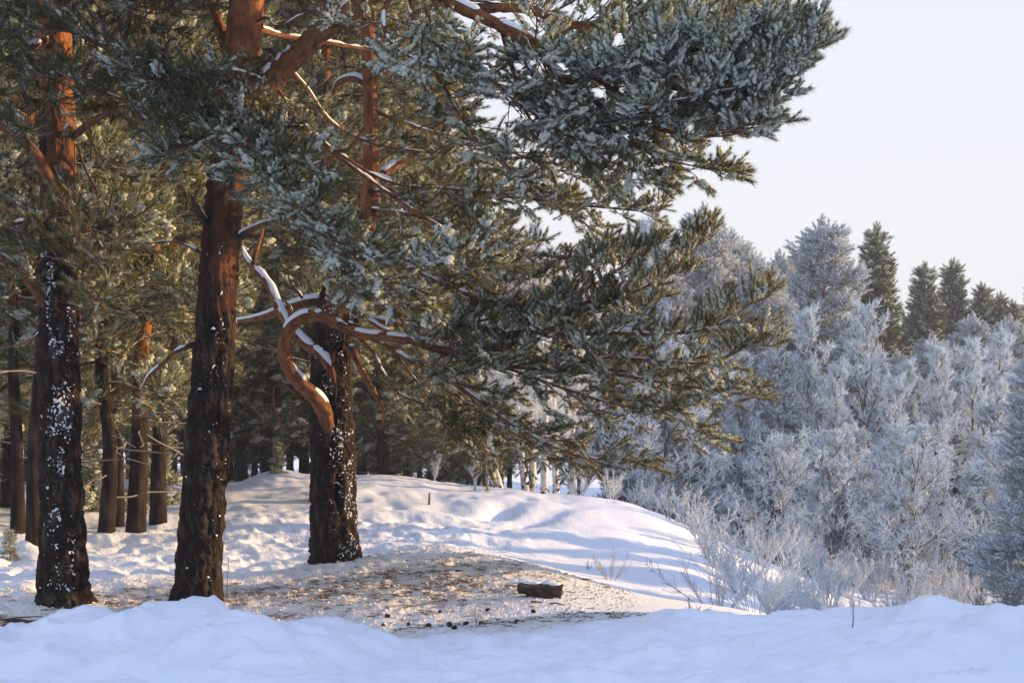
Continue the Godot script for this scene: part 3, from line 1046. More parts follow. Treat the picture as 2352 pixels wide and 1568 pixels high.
# ---------------------------------------------------------------- the three great pines in front
func near_trees() -> void:
	# first from the left
	rng.seed = 101
	var g := Grown.new()
	g.root = thing("pine_tree", "tall dark pine at the left edge, its trunk speckled with snow", "tree", at(148, 1400, 12.2))
	var o := g.root.position
	var tp := P([[148, 1415, 12.2], [146, 1360, 12.2], [141, 1200, 12.2], [136, 1000, 12.2], [135, 800, 12.2], [133, 600, 12.2], [132, 440, 12.2], [130, 250, 12.2], [126, 100, 12.2], [120, -150, 12.2], [110, -700, 12.2], [105, -1250, 12.2]])
	var tr := [0.285, 0.235, 0.212, 0.200, 0.190, 0.178, 0.172, 0.168, 0.158, 0.145, 0.11, 0.03]
	near_tree(g, o, tp, tr, 3.7, 5.4, 31, Vector3.ZERO)
	for e in [
		[[[112, 715, 12.2], [95, 685, 12.05], [60, 640, 11.9], [0, 592, 11.6], [-90, 540, 11.3]], [.062, .056, .048, .044, .03], 0.35, []],
		[[[128, 448, 12.1], [95, 375, 11.9], [55, 325, 11.7], [0, 284, 11.5], [-90, 250, 11.2]], [.066, .056, .05, .046, .03], 0.3, []],
		[[[100, 242, 12.2], [60, 228, 12.0], [10, 216, 11.7], [-60, 205, 11.4]], [.034, .028, .024, .02], 0.4, []],
		[[[165, 315, 12.2], [230, 268, 11.8], [300, 240, 11.5], [370, 225, 11.2], [420, 235, 11.0]], [.04, .034, .026, .016, .008], 0.2, [.35, .62, .16, .08, .6]],
		[[[150, 60, 12.1], [210, 90, 11.5], [280, 125, 11.1], [350, 145, 10.9], [400, 165, 10.8]], [.04, .032, .024, .016, .007], 0.2, [.12, .75, .15, .08, .5]],
		[[[110, 90, 12.1], [60, 110, 11.5], [0, 140, 11.1], [-90, 170, 11.0]], [.036, .028, .02, .014], 0.2, [.15, .7, .15, .08, .5]],
		[[[140, 150, 12.1], [200, 195, 11.4], [270, 225, 11.1], [350, 270, 10.9]], [.03, .024, .018, .008], 0.2, [.15, .66, .15, .08, .5]],
		[[[120, 150, 12.0], [110, 200, 11.4], [90, 240, 11.0], [60, 270, 10.8]], [.024, .02, .014, .006], 0.2, [.2, .5, .15, .08, .4]],
		[[[140, 470, 12.1], [175, 505, 11.5], [215, 540, 11.2], [250, 590, 11.0]], [.028, .022, .015, .006], 0.2, [.15, .5, .13, .08, .4]],
		[[[122, 480, 12.1], [70, 500, 11.5], [10, 520, 11.2], [-70, 540, 11.0]], [.03, .024, .018, .01], 0.2, [.15, .55, .13, .08, .4]],
		[[[130, 520, 12.05], [110, 570, 11.5], [80, 610, 11.2], [40, 650, 11.0]], [.026, .02, .014, .006], 0.2, [.2, .42, .13, .08, .3]],
		[[[145, 540, 12.05], [170, 590, 11.5], [200, 640, 11.2], [215, 670, 11.1]], [.024, .02, .014, .006], 0.2, [.25, .4, .13, .08, .3]],
		[[[150, -50, 12.1], [220, -10, 11.5], [290, 10, 11.1], [370, 20, 10.9]], [.036, .03, .022, .008], 0.2, [.12, .8, .15, .08, .5]],
		[[[110, -60, 12.1], [40, -10, 11.5], [-30, 40, 11.1]], [.036, .028, .012], 0.2, [.12, .7, .15, .08, .5]],
		[[[140, -150, 12.1], [260, -140, 11.3], [340, -110, 10.9], [410, -90, 10.6]], [.036, .03, .022, .008], 0.2, [.1, .8, .16, .08, .5]],
		[[[175, 330, 12.2], [200, 400, 12.2], [235, 460, 12.1], [290, 520, 12.0]], [.014, .011, .008, .005], 0.0, []],
		[[[100, 760, 12.2], [50, 790, 12.4], [0, 800, 12.6], [-60, 830, 12.8]], [.014, .011, .009, .006], 0.3, []],
	]:
		limb(g, P(e[0]), e[1], e[2], e[3], 0.35)
	upper_crown(g, tp, 1700, 3.0, 0.3)
	close(g, o)
	bark_snow(g.root, shift(tp, o), tr, 1000, 0.1, 3.5, 0.35, 0.42, -0.05, 5)

	# second
	rng.seed = 202
	g = Grown.new()
	g.root = thing("pine_tree", "tall leaning pine with a bare dark trunk, second from the left", "tree", at(450, 1394, 12.0))
	o = g.root.position
	tp = P([[450, 1408, 12], [452, 1350, 12], [463, 1200, 12], [474, 1050, 12], [484, 900, 12], [494, 760, 12], [503, 600, 12], [514, 460, 12], [530, 320, 12], [548, 190, 12], [562, 60, 12], [572, -100, 12], [590, -600, 12], [600, -1200, 12]])
	tr = [0.235, 0.212, 0.212, 0.210, 0.198, 0.190, 0.184, 0.178, 0.176, 0.180, 0.172, 0.15, 0.11, 0.03]
	near_tree(g, o, tp, tr, 2.7, 5.4, 47, Vector3.ZERO)
	for e in [
		# the great limb that arches up out of the picture and comes back down on the right
		[[[590, 215, 12.05], [645, 160, 12], [700, 106, 11.9], [760, 55, 11.8], [820, 14, 11.7], [900, -30, 11.5], [985, -22, 11.4], [1050, 12, 11.3], [1130, 50, 11.2], [1230, 95, 11.1], [1330, 150, 11.0], [1450, 185, 10.9], [1590, 205, 10.8], [1660, 195, 10.7], [1730, 170, 10.6], [1775, 140, 10.55]], [.12, .108, .1, .095, .09, .08, .07, .062, .056, .048, .04, .032, .025, .018, .010, .005], 0.45, [.56, .95, .085, .75, .5]],
		[[[1130, 50, 11.2], [1230, 120, 11.1], [1320, 200, 11.0], [1430, 270, 10.9], [1530, 300, 10.8], [1610, 315, 10.7], [1680, 300, 10.6]], [.045, .038, .03, .024, .018, .012, .005], 0.3, [.16, .8, .085, .68, .35]],
		[[[1230, 110, 11.1], [1330, 230, 10.9], [1420, 310, 10.8], [1510, 360, 10.75], [1610, 385, 10.7]], [.034, .028, .02, .013, .005], 0.2, [.2, .5, .1, .4, 0.1]],
		[[[1180, 90, 11.2], [1240, 200, 11.0], [1300, 300, 10.9], [1380, 360, 10.9], [1460, 390, 10.9]], [.03, .024, .018, .012, .005], 0.2, [.2, .5, .1, .35, 0.1]],
		[[[1330, 150, 11.0], [1480, 250, 10.8], [1580, 265, 10.7], [1660, 255, 10.6], [1720, 235, 10.5]], [.03, .024, .018, .012, .005], 0.3, [.2, .62, .075, .8, .5]],
		[[[1450, 185, 10.9], [1540, 130, 10.7], [1630, 110, 10.5], [1700, 100, 10.4]], [.024, .018, .012, .005], 0.3, [.15, .6, .075, .85, .5]],
		[[[1640, 197, 10.7], [1730, 165, 10.5], [1800, 135, 10.45], [1852, 112, 10.4]], [.02, .015, .010, .004], 0.4, [.2, .34, .07, .95, .6]],
		[[[1430, 270, 10.9], [1530, 240, 10.6], [1620, 220, 10.4], [1700, 200, 10.3]], [.022, .018, .012, .005], 0.3, [.2, .55, .075, .85, .5]],
		[[[1080, 20, 11.6], [1200, 20, 11.8], [1330, 60, 12.0], [1480, 70, 12.2], [1600, 70, 12.4], [1680, 55, 12.6], [1740, 30, 12.8]], [.05, .044, .036, .028, .02, .012, .006], 0.4, [.2, .85, .1, .55, .5]],
		[[[1000, -20, 11.4], [1100, -60, 11.6], [1250, -70, 11.8], [1450, -60, 12.2], [1540, -40, 12.6], [1640, -40, 12.9]], [.05, .044, .036, .028, .02, .008], 0.4, [.15, .9, .12, .5, .4]],
		[[[900, -20, 11.4], [880, 40, 11.2], [900, 100, 11.0], [960, 140, 10.9], [1010, 160, 10.8]], [.026, .02, .015, .01, .005], 0.5, [.25, .55, .1, .72, .4]],
		[[[985, -20, 11.3], [1040, 70, 11.1], [1100, 150, 10.9], [1180, 230, 10.8], [1280, 290, 10.7]], [.03, .024, .018, .012, .005], 0.3, [.3, .62, .1, .5, .2]],
		[[[940, -20, 11.5], [960, 90, 11.4], [1020, 200, 11.3], [1080, 300, 11.2], [1150, 370, 11.1]], [.026, .022, .016, .01, .005], 0.3, [.35, .6, .11, .35, .1]],
		[[[1150, 60, 11.3], [1180, 170, 11.2], [1210, 260, 11.2], [1270, 340, 11.2], [1340, 380, 11.2]], [.024, .02, .016, .01, .005], 0.2, [.3, .6, .11, .28, .1]],
		# bluish sprays hanging in front of the trunk
		[[[545, 245, 11.85], [560, 300, 11.3], [620, 390, 10.8], [690, 470, 10.6], [760, 540, 10.5], [860, 585, 10.4], [970, 592, 10.3], [1075, 560, 10.2]], [.032, .028, .022, .018, .014, .011, .008, .004], 0.5, [.06, .55, .075, .5, .35]],
		[[[540, 235, 11.8], [500, 280, 11.2], [470, 310, 10.9], [430, 330, 10.8]], [.022, .018, .014, .006], 0.5, [.12, .5, .1, .38, .3]],
		[[[550, 225, 11.8], [600, 300, 11.1], [650, 350, 10.9], [700, 380, 10.8]], [.022, .018, .014, .006], 0.5, [.15, .5, .1, .36, .3]],
		[[[530, 260, 11.8], [520, 300, 11.2], [540, 350, 10.9], [570, 380, 10.8]], [.022, .018, .014, .006], 0.5, [.12, .5, .09, .4, .3]],
		[[[690, 460, 10.6], [730, 520, 10.5], [750, 580, 10.5], [790, 640, 10.5]], [.014, .012, .009, .004], 0.3, [.1, .42, .09, .5, .1]],
		[[[760, 540, 10.5], [850, 620, 10.4], [900, 660, 10.4], [945, 690, 10.4]], [.012, .010, .008, .004], 0.3, [.2, .32, .09, .45, .1]],
		[[[535, 200, 11.85], [480, 205, 11.3], [420, 195, 11.0], [350, 180, 10.8]], [.026, .022, .016, .007], 0.5, [.2, .6, .1, .36, .4]],
		[[[600, 185, 11.9], [540, 165, 11.2], [490, 160, 11.0], [445, 130, 10.9], [432, 95, 10.9]], [.020, .020, .018, .013, .006], 0.9, []],
		[[[475, 515, 11.95], [462, 500, 11.8], [448, 470, 11.7], [442, 448, 11.65]], [.042, .038, .034, .022], 0.5, [], 0.95],
		[[[545, 160, 12.05], [520, 110, 12.2], [500, 50, 12.3], [470, -40, 12.4]], [.07, .06, .056, .04], 0.2, []],
		[[[550, 545, 11.95], [575, 528, 11.9], [605, 515, 11.85], [625, 505, 11.8]], [.04, .034, .028, .012], 0.7, []],
		[[[448, 790, 12], [405, 806, 11.9], [370, 838, 11.85], [342, 860, 11.8], [320, 900, 11.8]], [.03, .024, .02, .014, .006], 0.4, []],
		[[[460, 580, 12.1], [420, 560, 12.3], [370, 555, 12.4], [300, 570, 12.6]], [.02, .014, .010, .006], 0.3, []],
		[[[600, 130, 12.0], [640, 210, 12.2], [700, 290, 12.3], [790, 360, 12.4], [900, 420, 12.5], [1050, 435, 12.6], [1250, 450, 12.7]], [.03, .026, .022, .018, .015, .011, .006], 0.4, [.5, .5, .14, .3, .3]],
		[[[610, 250, 12.0], [680, 290, 12.2], [750, 340, 12.4], [830, 400, 12.5], [930, 470, 12.6], [1040, 540, 12.8], [1120, 590, 12.9]], [.034, .03, .026, .022, .018, .014, .008], 0.5, [.45, .6, .14, .3, .3]],
		[[[620, 110, 12.1], [700, 200, 12.4], [760, 280, 12.7], [860, 330, 13.0], [980, 350, 13.2]], [.026, .02, .016, .012, .006], 0.4, [.62, .55, .12, .3, .3]],
		[[[580, 60, 12.1], [640, 80, 12.5], [760, 100, 12.9], [870, 110, 13.3], [980, 60, 13.6]], [.034, .03, .026, .02, .01], 0.6, [.72, .6, .14, .3, .3]],
		[[[560, -80, 11.9], [480, -80, 11.3], [400, -50, 11.0], [330, 0, 10.8]], [.034, .03, .022, .01], 0.2, [.4, .5, .15, .1, .4]],
		[[[580, -120, 12.1], [700, -160, 11.8], [820, -170, 11.5], [900, -160, 11.3]], [.04, .034, .026, .014], 0.2, [.2, .6, .15, .3, .4]],
		[[[575, 60, 12.0], [610, 40, 11.8], [640, 60, 11.6], [700, 30, 11.5]], [.018, .014, .010, .006], 0.4, []],
	]:
		limb(g, P(e[0]), e[1], e[2], e[3], 0.28 if e.size() < 5 else e[4])
	upper_crown(g, tp, 900, 2.4, 0.35)
	close(g, o)
	bark_snow(g.root, shift(tp, o), tr, 130, 0.05, 3.6, 0.6, 0.5, 0.0, 6)

	# third, farther back, with the looping limb
	rng.seed = 303
	g = Grown.new()
	g.root = thing("pine_tree", "thick pine on the trodden mound, with a looping orange limb and boughs reaching right", "tree", at(771, 1315, 15.5))
	o = g.root.position
	tp = P([[771, 1332, 15.5], [770, 1290, 15.5], [767, 1200, 15.5], [765, 1080, 15.5], [761, 960, 15.5], [760, 860, 15.5], [764, 760, 15.5], [776, 680, 15.5], [800, 610, 15.55], [830, 550, 15.6], [848, 470, 15.7], [852, 340, 15.8], [850, 200, 15.9], [845, 60, 16.0], [838, -120, 16.0], [830, -600, 16.0], [828, -900, 16.0]])
	tr = [0.345, 0.305, 0.292, 0.290, 0.262, 0.246, 0.238, 0.226, 0.190, 0.140, 0.112, 0.1, 0.096, 0.09, 0.08, 0.05, 0.02]
	near_tree(g, o, tp, tr, 3.2, 5.0, 83, at(775, 1125, 15.5) + Vector3(0.05, 0, 0.27))
	for e in [
		# the loop
		[[[755, 1010, 15.27], [752, 975, 15.26], [741, 938, 15.22], [716, 905, 15.12], [690, 880, 15.05], [664, 848, 14.95], [652, 810, 14.85], [658, 768, 14.8], [680, 738, 14.75], [712, 724, 14.75], [748, 730, 14.75], [785, 750, 14.8], [830, 768, 14.8], [900, 775, 14.7], [970, 786, 14.6], [1040, 806, 14.5], [1100, 818, 14.4], [1150, 800, 14.4], [1210, 768, 14.3], [1290, 740, 14.2], [1370, 700, 14.1]], [.03, .085, .105, .092, .086, .083, .080, .077, .074, .072, .068, .06, .055, .055, .052, .046, .04, .034, .026, .018, .008], 0.5, [.55, .8, .085, .45, .4]],
		# the limb behind it that forks upward
		[[[768, 900, 15.3], [764, 865, 15.28], [750, 832, 15.3], [728, 808, 15.36], [695, 785, 15.45], [662, 748, 15.5], [640, 705, 15.6], [622, 662, 15.7], [598, 630, 15.8], [572, 605, 15.9], [556, 570, 16.0], [552, 520, 16.1]], [.02, .05, .075, .078, .072, .068, .07, .064, .056, .048, .036, .02], 0.6, []],
		[[[580, 610, 15.85], [590, 570, 15.9], [602, 530, 16], [600, 480, 16.1]], [.034, .028, .02, .01], 0.3, []],
		[[[662, 740, 15.2], [668, 712, 15.1], [655, 692, 15.0]], [.03, .022, .012], 0.4, []],
		[[[740, 690, 15.7], [700, 694, 15.7], [655, 708, 15.7], [600, 728, 15.8], [540, 738, 16.0], [480, 740, 16.1]], [.07, .06, .05, .04, .028, .012], 0.9, []],
		[[[700, 694, 15.7], [685, 672, 15.6], [668, 655, 15.5], [662, 628, 15.5]], [.022, .018, .014, .006], 0.2, []],
		[[[812, 735, 15.5], [850, 732, 15.4], [900, 742, 15.3], [960, 752, 15.2], [1040, 750, 15.0], [1130, 730, 14.9]], [.07, .06, .05, .04, .028, .012], 0.8, [.35, .7, .11, .42, .4]],
		[[[803, 790, 15.3], [828, 845, 15.1], [858, 900, 15.0], [880, 942, 14.95], [872, 990, 14.95]], [.05, .042, .034, .026, .010], 0.2, []],
		[[[820, 770, 15.2], [860, 815, 15.0], [885, 865, 14.9], [920, 905, 14.8], [985, 930, 14.7], [1050, 945, 14.6]], [.04, .034, .028, .02, .012, .006], 0.3, [.45, .5, .12, .35, .1]],
		[[[728, 945, 15.4], [640, 880, 15.3], [628, 910, 15.3], [640, 960, 15.3], [690, 1000, 15.4]], [.018, .016, .013, .010, .005], 0.0, []],
		# boughs to the right
		[[[835, 560, 15.5], [950, 620, 15.0], [1090, 680, 14.6], [1230, 705, 14.3], [1370, 690, 14.1], [1480, 660, 13.9], [1545, 620, 13.8], [1582, 582, 13.75]], [.06, .05, .042, .034, .026, .018, .012, .005], 0.4, [.2, .72, .075, .45, .5]],
		[[[850, 480, 15.6], [980, 500, 15.3], [1130, 555, 15.0], [1280, 590, 14.8], [1390, 585, 14.6]], [.046, .038, .03, .02, .006], 0.4, [.2, .6, .085, .38, .4]],
		[[[852, 400, 15.7], [1000, 440, 15.4], [1180, 452, 15.1], [1330, 470, 14.9], [1470, 485, 14.8]], [.046, .038, .03, .02, .006], 0.3, [.22, .5, .09, .32, .3]],
		[[[845, 440, 15.6], [1000, 430, 15.6], [1150, 430, 15.6], [1280, 470, 15.6], [1380, 540, 15.6]], [.04, .034, .026, .018, .006], 0.3, [.3, .5, .12, .3, .2]],
		[[[800, 640, 15.4], [930, 700, 14.8], [1080, 745, 14.3], [1250, 765, 14.0], [1420, 765, 13.8], [1560, 765, 13.6], [1650, 745, 13.5], [1710, 705, 13.45]], [.06, .052, .044, .036, .028, .02, .012, .005], 0.45, [.22, .75, .075, .5, .5]],
		[[[790, 700, 15.3], [930, 780, 14.9], [1100, 830, 14.5], [1270, 850, 14.2], [1430, 862, 14.0], [1560, 885, 13.9], [1670, 900, 13.8]], [.05, .044, .038, .03, .022, .014, .005], 0.4, [.28, .7, .075, .5, .2]],
		[[[800, 740, 15.3], [930, 820, 14.8], [1060, 890, 14.4], [1170, 970, 14.1], [1260, 1020, 13.9], [1340, 1050, 13.8], [1425, 1055, 13.7]], [.05, .044, .038, .032, .024, .016, .006], 0.5, [.3, .72, .085, .28, .1]],
		[[[1060, 890, 14.4], [1130, 960, 14.4], [1210, 1010, 14.5], [1290, 1030, 14.5]], [.024, .018, .012, .005], 0.3, [.1, .6, .1, .3, .0]],
		[[[1000, 860, 14.7], [1060, 930, 14.8], [1090, 980, 14.9], [1110, 1020, 15.0]], [.022, .018, .012, .005], 0.3, [.1, .6, .1, .3, .0]],
		[[[900, 800, 14.9], [960, 880, 14.9], [1000, 930, 14.9], [1040, 970, 14.9]], [.022, .018, .012, .005], 0.3, [.3, .5, .12, .3, .0]],
		[[[1150, 840, 14.4], [1290, 890, 14.2], [1420, 930, 14.1], [1520, 945, 14.0], [1595, 985, 13.9]], [.03, .024, .018, .012, .005], 0.3, [.12, .7, .09, .4, .1]],
		[[[1270, 850, 14.2], [1400, 820, 13.9], [1530, 830, 13.7], [1640, 830, 13.6], [1700, 800, 13.5]], [.026, .02, .016, .011, .005], 0.3, [.15, .7, .085, .5, .4]],
		[[[1250, 705, 14.3], [1350, 660, 14.1], [1420, 620, 14.0], [1460, 590, 13.95]], [.022, .018, .012, .005], 0.3, [.15, .6, .09, .4, .6]],
		[[[860, 600, 15.4], [950, 570, 15.5], [1050, 545, 15.6], [1130, 560, 15.7]], [.03, .024, .016, .006], 0.3, [.2, .6, .1, .3, .3]],
		[[[840, 660, 15.3], [950, 660, 15.2], [1080, 650, 15.2], [1200, 640, 15.2]], [.03, .026, .02, .008], 0.3, [.2, .75, .1, .32, .3]],
		[[[848, 250, 15.8], [980, 300, 16.0], [1120, 330, 16.2], [1280, 390, 16.4]], [.044, .036, .026, .010], 0.4, [.2, .8, .12, .3, .3]],
		[[[848, 180, 15.8], [960, 150, 16.0], [1100, 180, 16.2], [1250, 230, 16.4]], [.044, .036, .026, .010], 0.4, [.25, .85, .12, .3, .3]],
		[[[846, 120, 15.9], [930, 40, 16.2], [1050, 0, 16.4], [1200, 20, 16.6]], [.044, .036, .026, .010], 0.4, [.25, .85, .13, .3, .3]],
		[[[850, 420, 15.8], [900, 385, 16.0], [955, 345, 16.2], [1010, 285, 16.4], [1040, 220, 16.6]], [.07, .064, .058, .05, .034], 0.3, []],
		[[[846, 195, 15.9], [815, 180, 16.0], [780, 190, 16.2], [765, 215, 16.4]], [.05, .048, .044, .03], 0.9, []],
		[[[846, 280, 15.9], [800, 340, 16.2], [720, 380, 16.5], [640, 400, 16.8]], [.04, .034, .026, .010], 0.4, [.35, .7, .14, .4, .3]],
	]:
		if e[3].size() and e[1][0] < 0.08 and e[1][1] < 0.08:
			for k in e[1].size():
				e[1][k] *= lerpf(0.62, 1.0, k / float(e[1].size() - 1))
			e[3][2] *= 1.2
			e[2] = minf(e[2], 0.35)
		limb(g, P(e[0]), e[1], e[2], e[3], 0.22)
	upper_crown(g, tp, 700, 2.4, 0.4)
	close(g, o)
	bark_snow(g.root, shift(tp, o), tr, 1000, 0.0, 1.9, 0.75, 0.36, -0.2, 7)
	bark_snow(g.root, shift(tp, o), tr, 620, 1.8, 3.9, 0.35, 0.45, -0.05, 8)

func shift(pts: Array, o: Vector3) -> Array:
	var out := []
	for p in pts:
		out.append(p - o)
	return out

func near_tree(g: Grown, o: Vector3, pts: Array, radii: Array, from: float, full: float, s: int, hollow: Vector3) -> void:
	var t := part("trunk", bark_trunk(pts, radii, 88, 0.022, from, full, s, 1.0, hollow), g.root)
	t.position = -o

# everything was grown in place; hand it to the tree's own origin
func close(g: Grown, o: Vector3) -> void:
	for c in g.root.get_children():
		c.position = -o
	var had := g.root.get_child_count()
	finish(g, tuft)
	for k in range(had, g.root.get_child_count()):
		g.root.get_child(k).position = -o

# the boughs above the picture, which shade what is below
func upper_crown(g: Grown, tp: Array, count: int, reach: float, snow: float) -> void:
	var top: Vector3 = tp[tp.size() - 1]
	var low: Vector3 = tp[tp.size() - 4] + Vector3(0, 0.5, 0)
	for k in count:
		var t := rng.randf()
		var c := low.lerp(top, t)
		var a := rr(0, TAU)
		var r := reach * sqrt(rng.randf()) * (1.0 - 0.75 * t) + 0.1
		var p := c + Vector3(cos(a) * r, rr(-0.2, 0.2) + 0.1 * r, sin(a) * r)
		if p.y < EYE + (HY + 40.0) / F * -p.z:
			continue
		g.put((1 if rng.randf() < snow else 0), lay(p, Vector3(cos(a), rr(0.0, 0.8), sin(a)), rr(2.2, 3.2)))
# ---------------------------------------------------------------- the dark pine wood on the left and behind the hill
func left_wood() -> void:
	# trunks that stand clear in the snow
	for e in [
		[40, 18.5, 9.5, 3.2, 1.9, 0.105, Vector3(-0.005, 0, 0), 41, "slender pine at the far left edge, left of the speckled trunk", 3.4],
		[78, 17.5, 10.5, 4.6, 1.7, 0.115, Vector3(0.01, 0, 0), 42, "dark pine trunk half hidden behind the speckled trunk", 3.2],
		[242, 19.5, 9.5, 1.9, 1.7, 0.13, Vector3(-0.005, 0, 0), 43, "pine right of the speckled trunk with low sunlit snowy boughs", 2.6],
		[270, 22.5, 11.0, 3.6, 1.6, 0.11, Vector3(0.03, 0, 0), 44, "thin pine just left of the orange barked pine in the snow", 3.6],
		[310, 20.0, 10.5, 3.4, 1.8, 0.155, Vector3(0.055, 0, 0), 45, "pine with glowing orange bark between the two front trunks", 1.9],
		[362, 22.0, 11.0, 3.4, 1.8, 0.145, Vector3(0.07, 0, 0), 46, "right leaning pine beside the bare leaning trunk, last of the snow slope group", 2.6],
	]:
		var t := pine("pine_tree", e[8], e[7], e[2], e[3], e[4], e[5], 0.8, 0.5, far_tuft, 36, 42.0, e[6], 1.0, e[9])
		t.position = set_on_ground(e[0], e[1])
	# four kinds of forest pine, then copies of them
	var kinds := []
	kinds.append(pine("pine_tree", "tall frosted pine behind the leaning trunk, its gray stem showing high above the loop", 51, 17.0, 4.2, 2.9, 0.20, 0.75, 0.42, far_tuft, 66, 44.0, Vector3(0.01, 0, 0), 1.25, 4.0))
	kinds.append(pine("pine_tree", "broad frosted pine filling the gap left of the leaning trunk", 52, 15.5, 2.8, 3.1, 0.19, 0.85, 0.48, far_tuft, 64, 44.0, Vector3(-0.01, 0, 0), 1.25, 3.0))
	kinds.append(pine("pine_tree", "frosted pine between the leaning trunk and the thick pine", 53, 18.5, 5.2, 2.6, 0.21, 0.6, 0.42, far_tuft, 64, 44.0, Vector3(0.0, 0, 0), 1.25, 5.0))
	kinds.append(pine("pine_tree", "pine with sunlit golden boughs close behind the speckled trunk", 54, 14.5, 2.5, 2.8, 0.17, 0.8, 0.52, far_tuft, 62, 44.0, Vector3(0.015, 0, 0), 1.25, 2.8))
	var first := [[735, 27.0], [430, 36.0], [620, 37.0], [195, 30.0]]
	for k in 4:
		kinds[k].position = set_on_ground(first[k][0], first[k][1])
	var more := [
		[-90, 22.0, 3, "pine cut by the left edge of the picture, near row"], [20, 27.0, 1, "pine behind the slender trunk at the far left edge"], [110, 31.0, 0, "pine behind the half hidden dark trunk"], [330, 34.0, 2, "pine behind the orange barked pine"],
		[510, 36.0, 0, "pine straight behind the bare leaning trunk"], [880, 37.0, 1, "pine behind the long boughs just right of the thick pine"], [560, 37.0, 3, "pine with low boughs right of the bare leaning trunk"], [-30, 35.0, 2, "pine deep in the dark corner at the left edge"],
	]
	for e in more:
		var t := copy(kinds[e[2]], e[3], set_on_ground(e[0], e[1]), rng.randf() * TAU, rr(0.92, 1.08))
		t.position.y -= 0.1
	# the deep wood beyond the crest
	rng.seed = 88
	var said := "dark pine trunk in the deep wood beyond the snowy hill crest"
	for e in [[-60, 44], [10, 48], [70, 40], [150, 46], [205, 52], [255, 42], [300, 50], [350, 45], [398, 55], [440, 47], [478, 41], [525, 52], [548, 46], [585, 58], [610, 44], [640, 51], [665, 60], [700, 47], [830, 43], [858, 55], [884, 41], [905, 50], [926, 58], [945, 42], [968, 38], [990, 47], [1012, 42], [1032, 54], [1050, 44], [1072, 60], [1095, 46], [1118, 52], [1150, 58], [1172, 47]]:
		var t := copy(kinds[rng.randi() % 4], said, set_on_ground(e[0], e[1]), rng.randf() * TAU, rr(0.8, 1.05) * (1.0 if e[0] < 900 else 0.62), "dark pines of the deep wood")
		t.position.y -= 0.15
	# young trees under them
	var y := pine("young_pine", "small snow laden young pine on the slope behind the low sunlit boughs", 61, 2.6, 0.15, 0.9, 0.04, 0.0, 0.8, far_tuft, 26, 40.0, Vector3.ZERO, 0.8, 0.5)
	y.position = set_on_ground(205, 25.0)
	copy(y, "small snow laden young pine peeping out right of the orange barked pine", set_on_ground(352, 27.5), 1.2, 0.75)
	copy(y, "knee high snowy pine seedling in the snow at the far left edge", set_on_ground(22, 16.5), 2.2, 0.15)
	copy(y, "tiny snow capped seedling on top of the hill crest left of the thick pine", set_on_ground(637, 31.5), 0.4, 0.28)

	# birches at the right end of the crest
	var birch := Color(0.62, 0.60, 0.57)
	var b := hoar_tree("birch_tree", "white birch stem leaning left, leftmost of the birches on the crest", 71, 6.5, 1.6, 1.6, 0.105, 0.7, 16, birch)
	birch_marks(b, 0.105)
	b.position = set_on_ground(1150, 32.5)
	b.rotation = Vector3(0, 0, 0.20)
	for e in [[1208, 31.5, 0.16, 0.9, "leaning white birch stem with dark patches, second of the birches on the crest"], [1222, 33.5, 0.04, 1.0, "upright white birch stem behind the second leaning one"], [1250, 31.0, 0.08, 0.9, "white birch stem with a dark foot, middle of the crest birches"], [1278, 33.0, -0.06, 0.85, "thin white birch stem leaning right near the tip of the lowest bough"], [1310, 34.0, 0.05, 0.8, "last thin birch stem on the right end of the crest"]]:
		var q := copy(b, e[4], set_on_ground(e[0], e[1]), 0.0, e[3])
		q.rotation = Vector3(0.03, e[0] * 1.7, e[2])

func birch_marks(tree: Node3D, girth: float) -> void:
	var g := RandomNumberGenerator.new()
	g.seed = 9
	var b := MB.new()
	for k in 60:
		var h := pow(g.randf(), 2.2) * 4.0
		var a := g.randf() * TAU
		var d := Vector3(cos(a), 0, sin(a))
		b.blob(d * girth * 0.92 * (1.0 - h / 7.5) + Vector3(0, h, 0), Vector3(0.04, g.randf_range(0.012, 0.05), 0.04), Color(0.035, 0.03, 0.028), g, 3, 6, 0.3)
	part("dark_bark_patches", b.mesh(M.bark), tree, true)

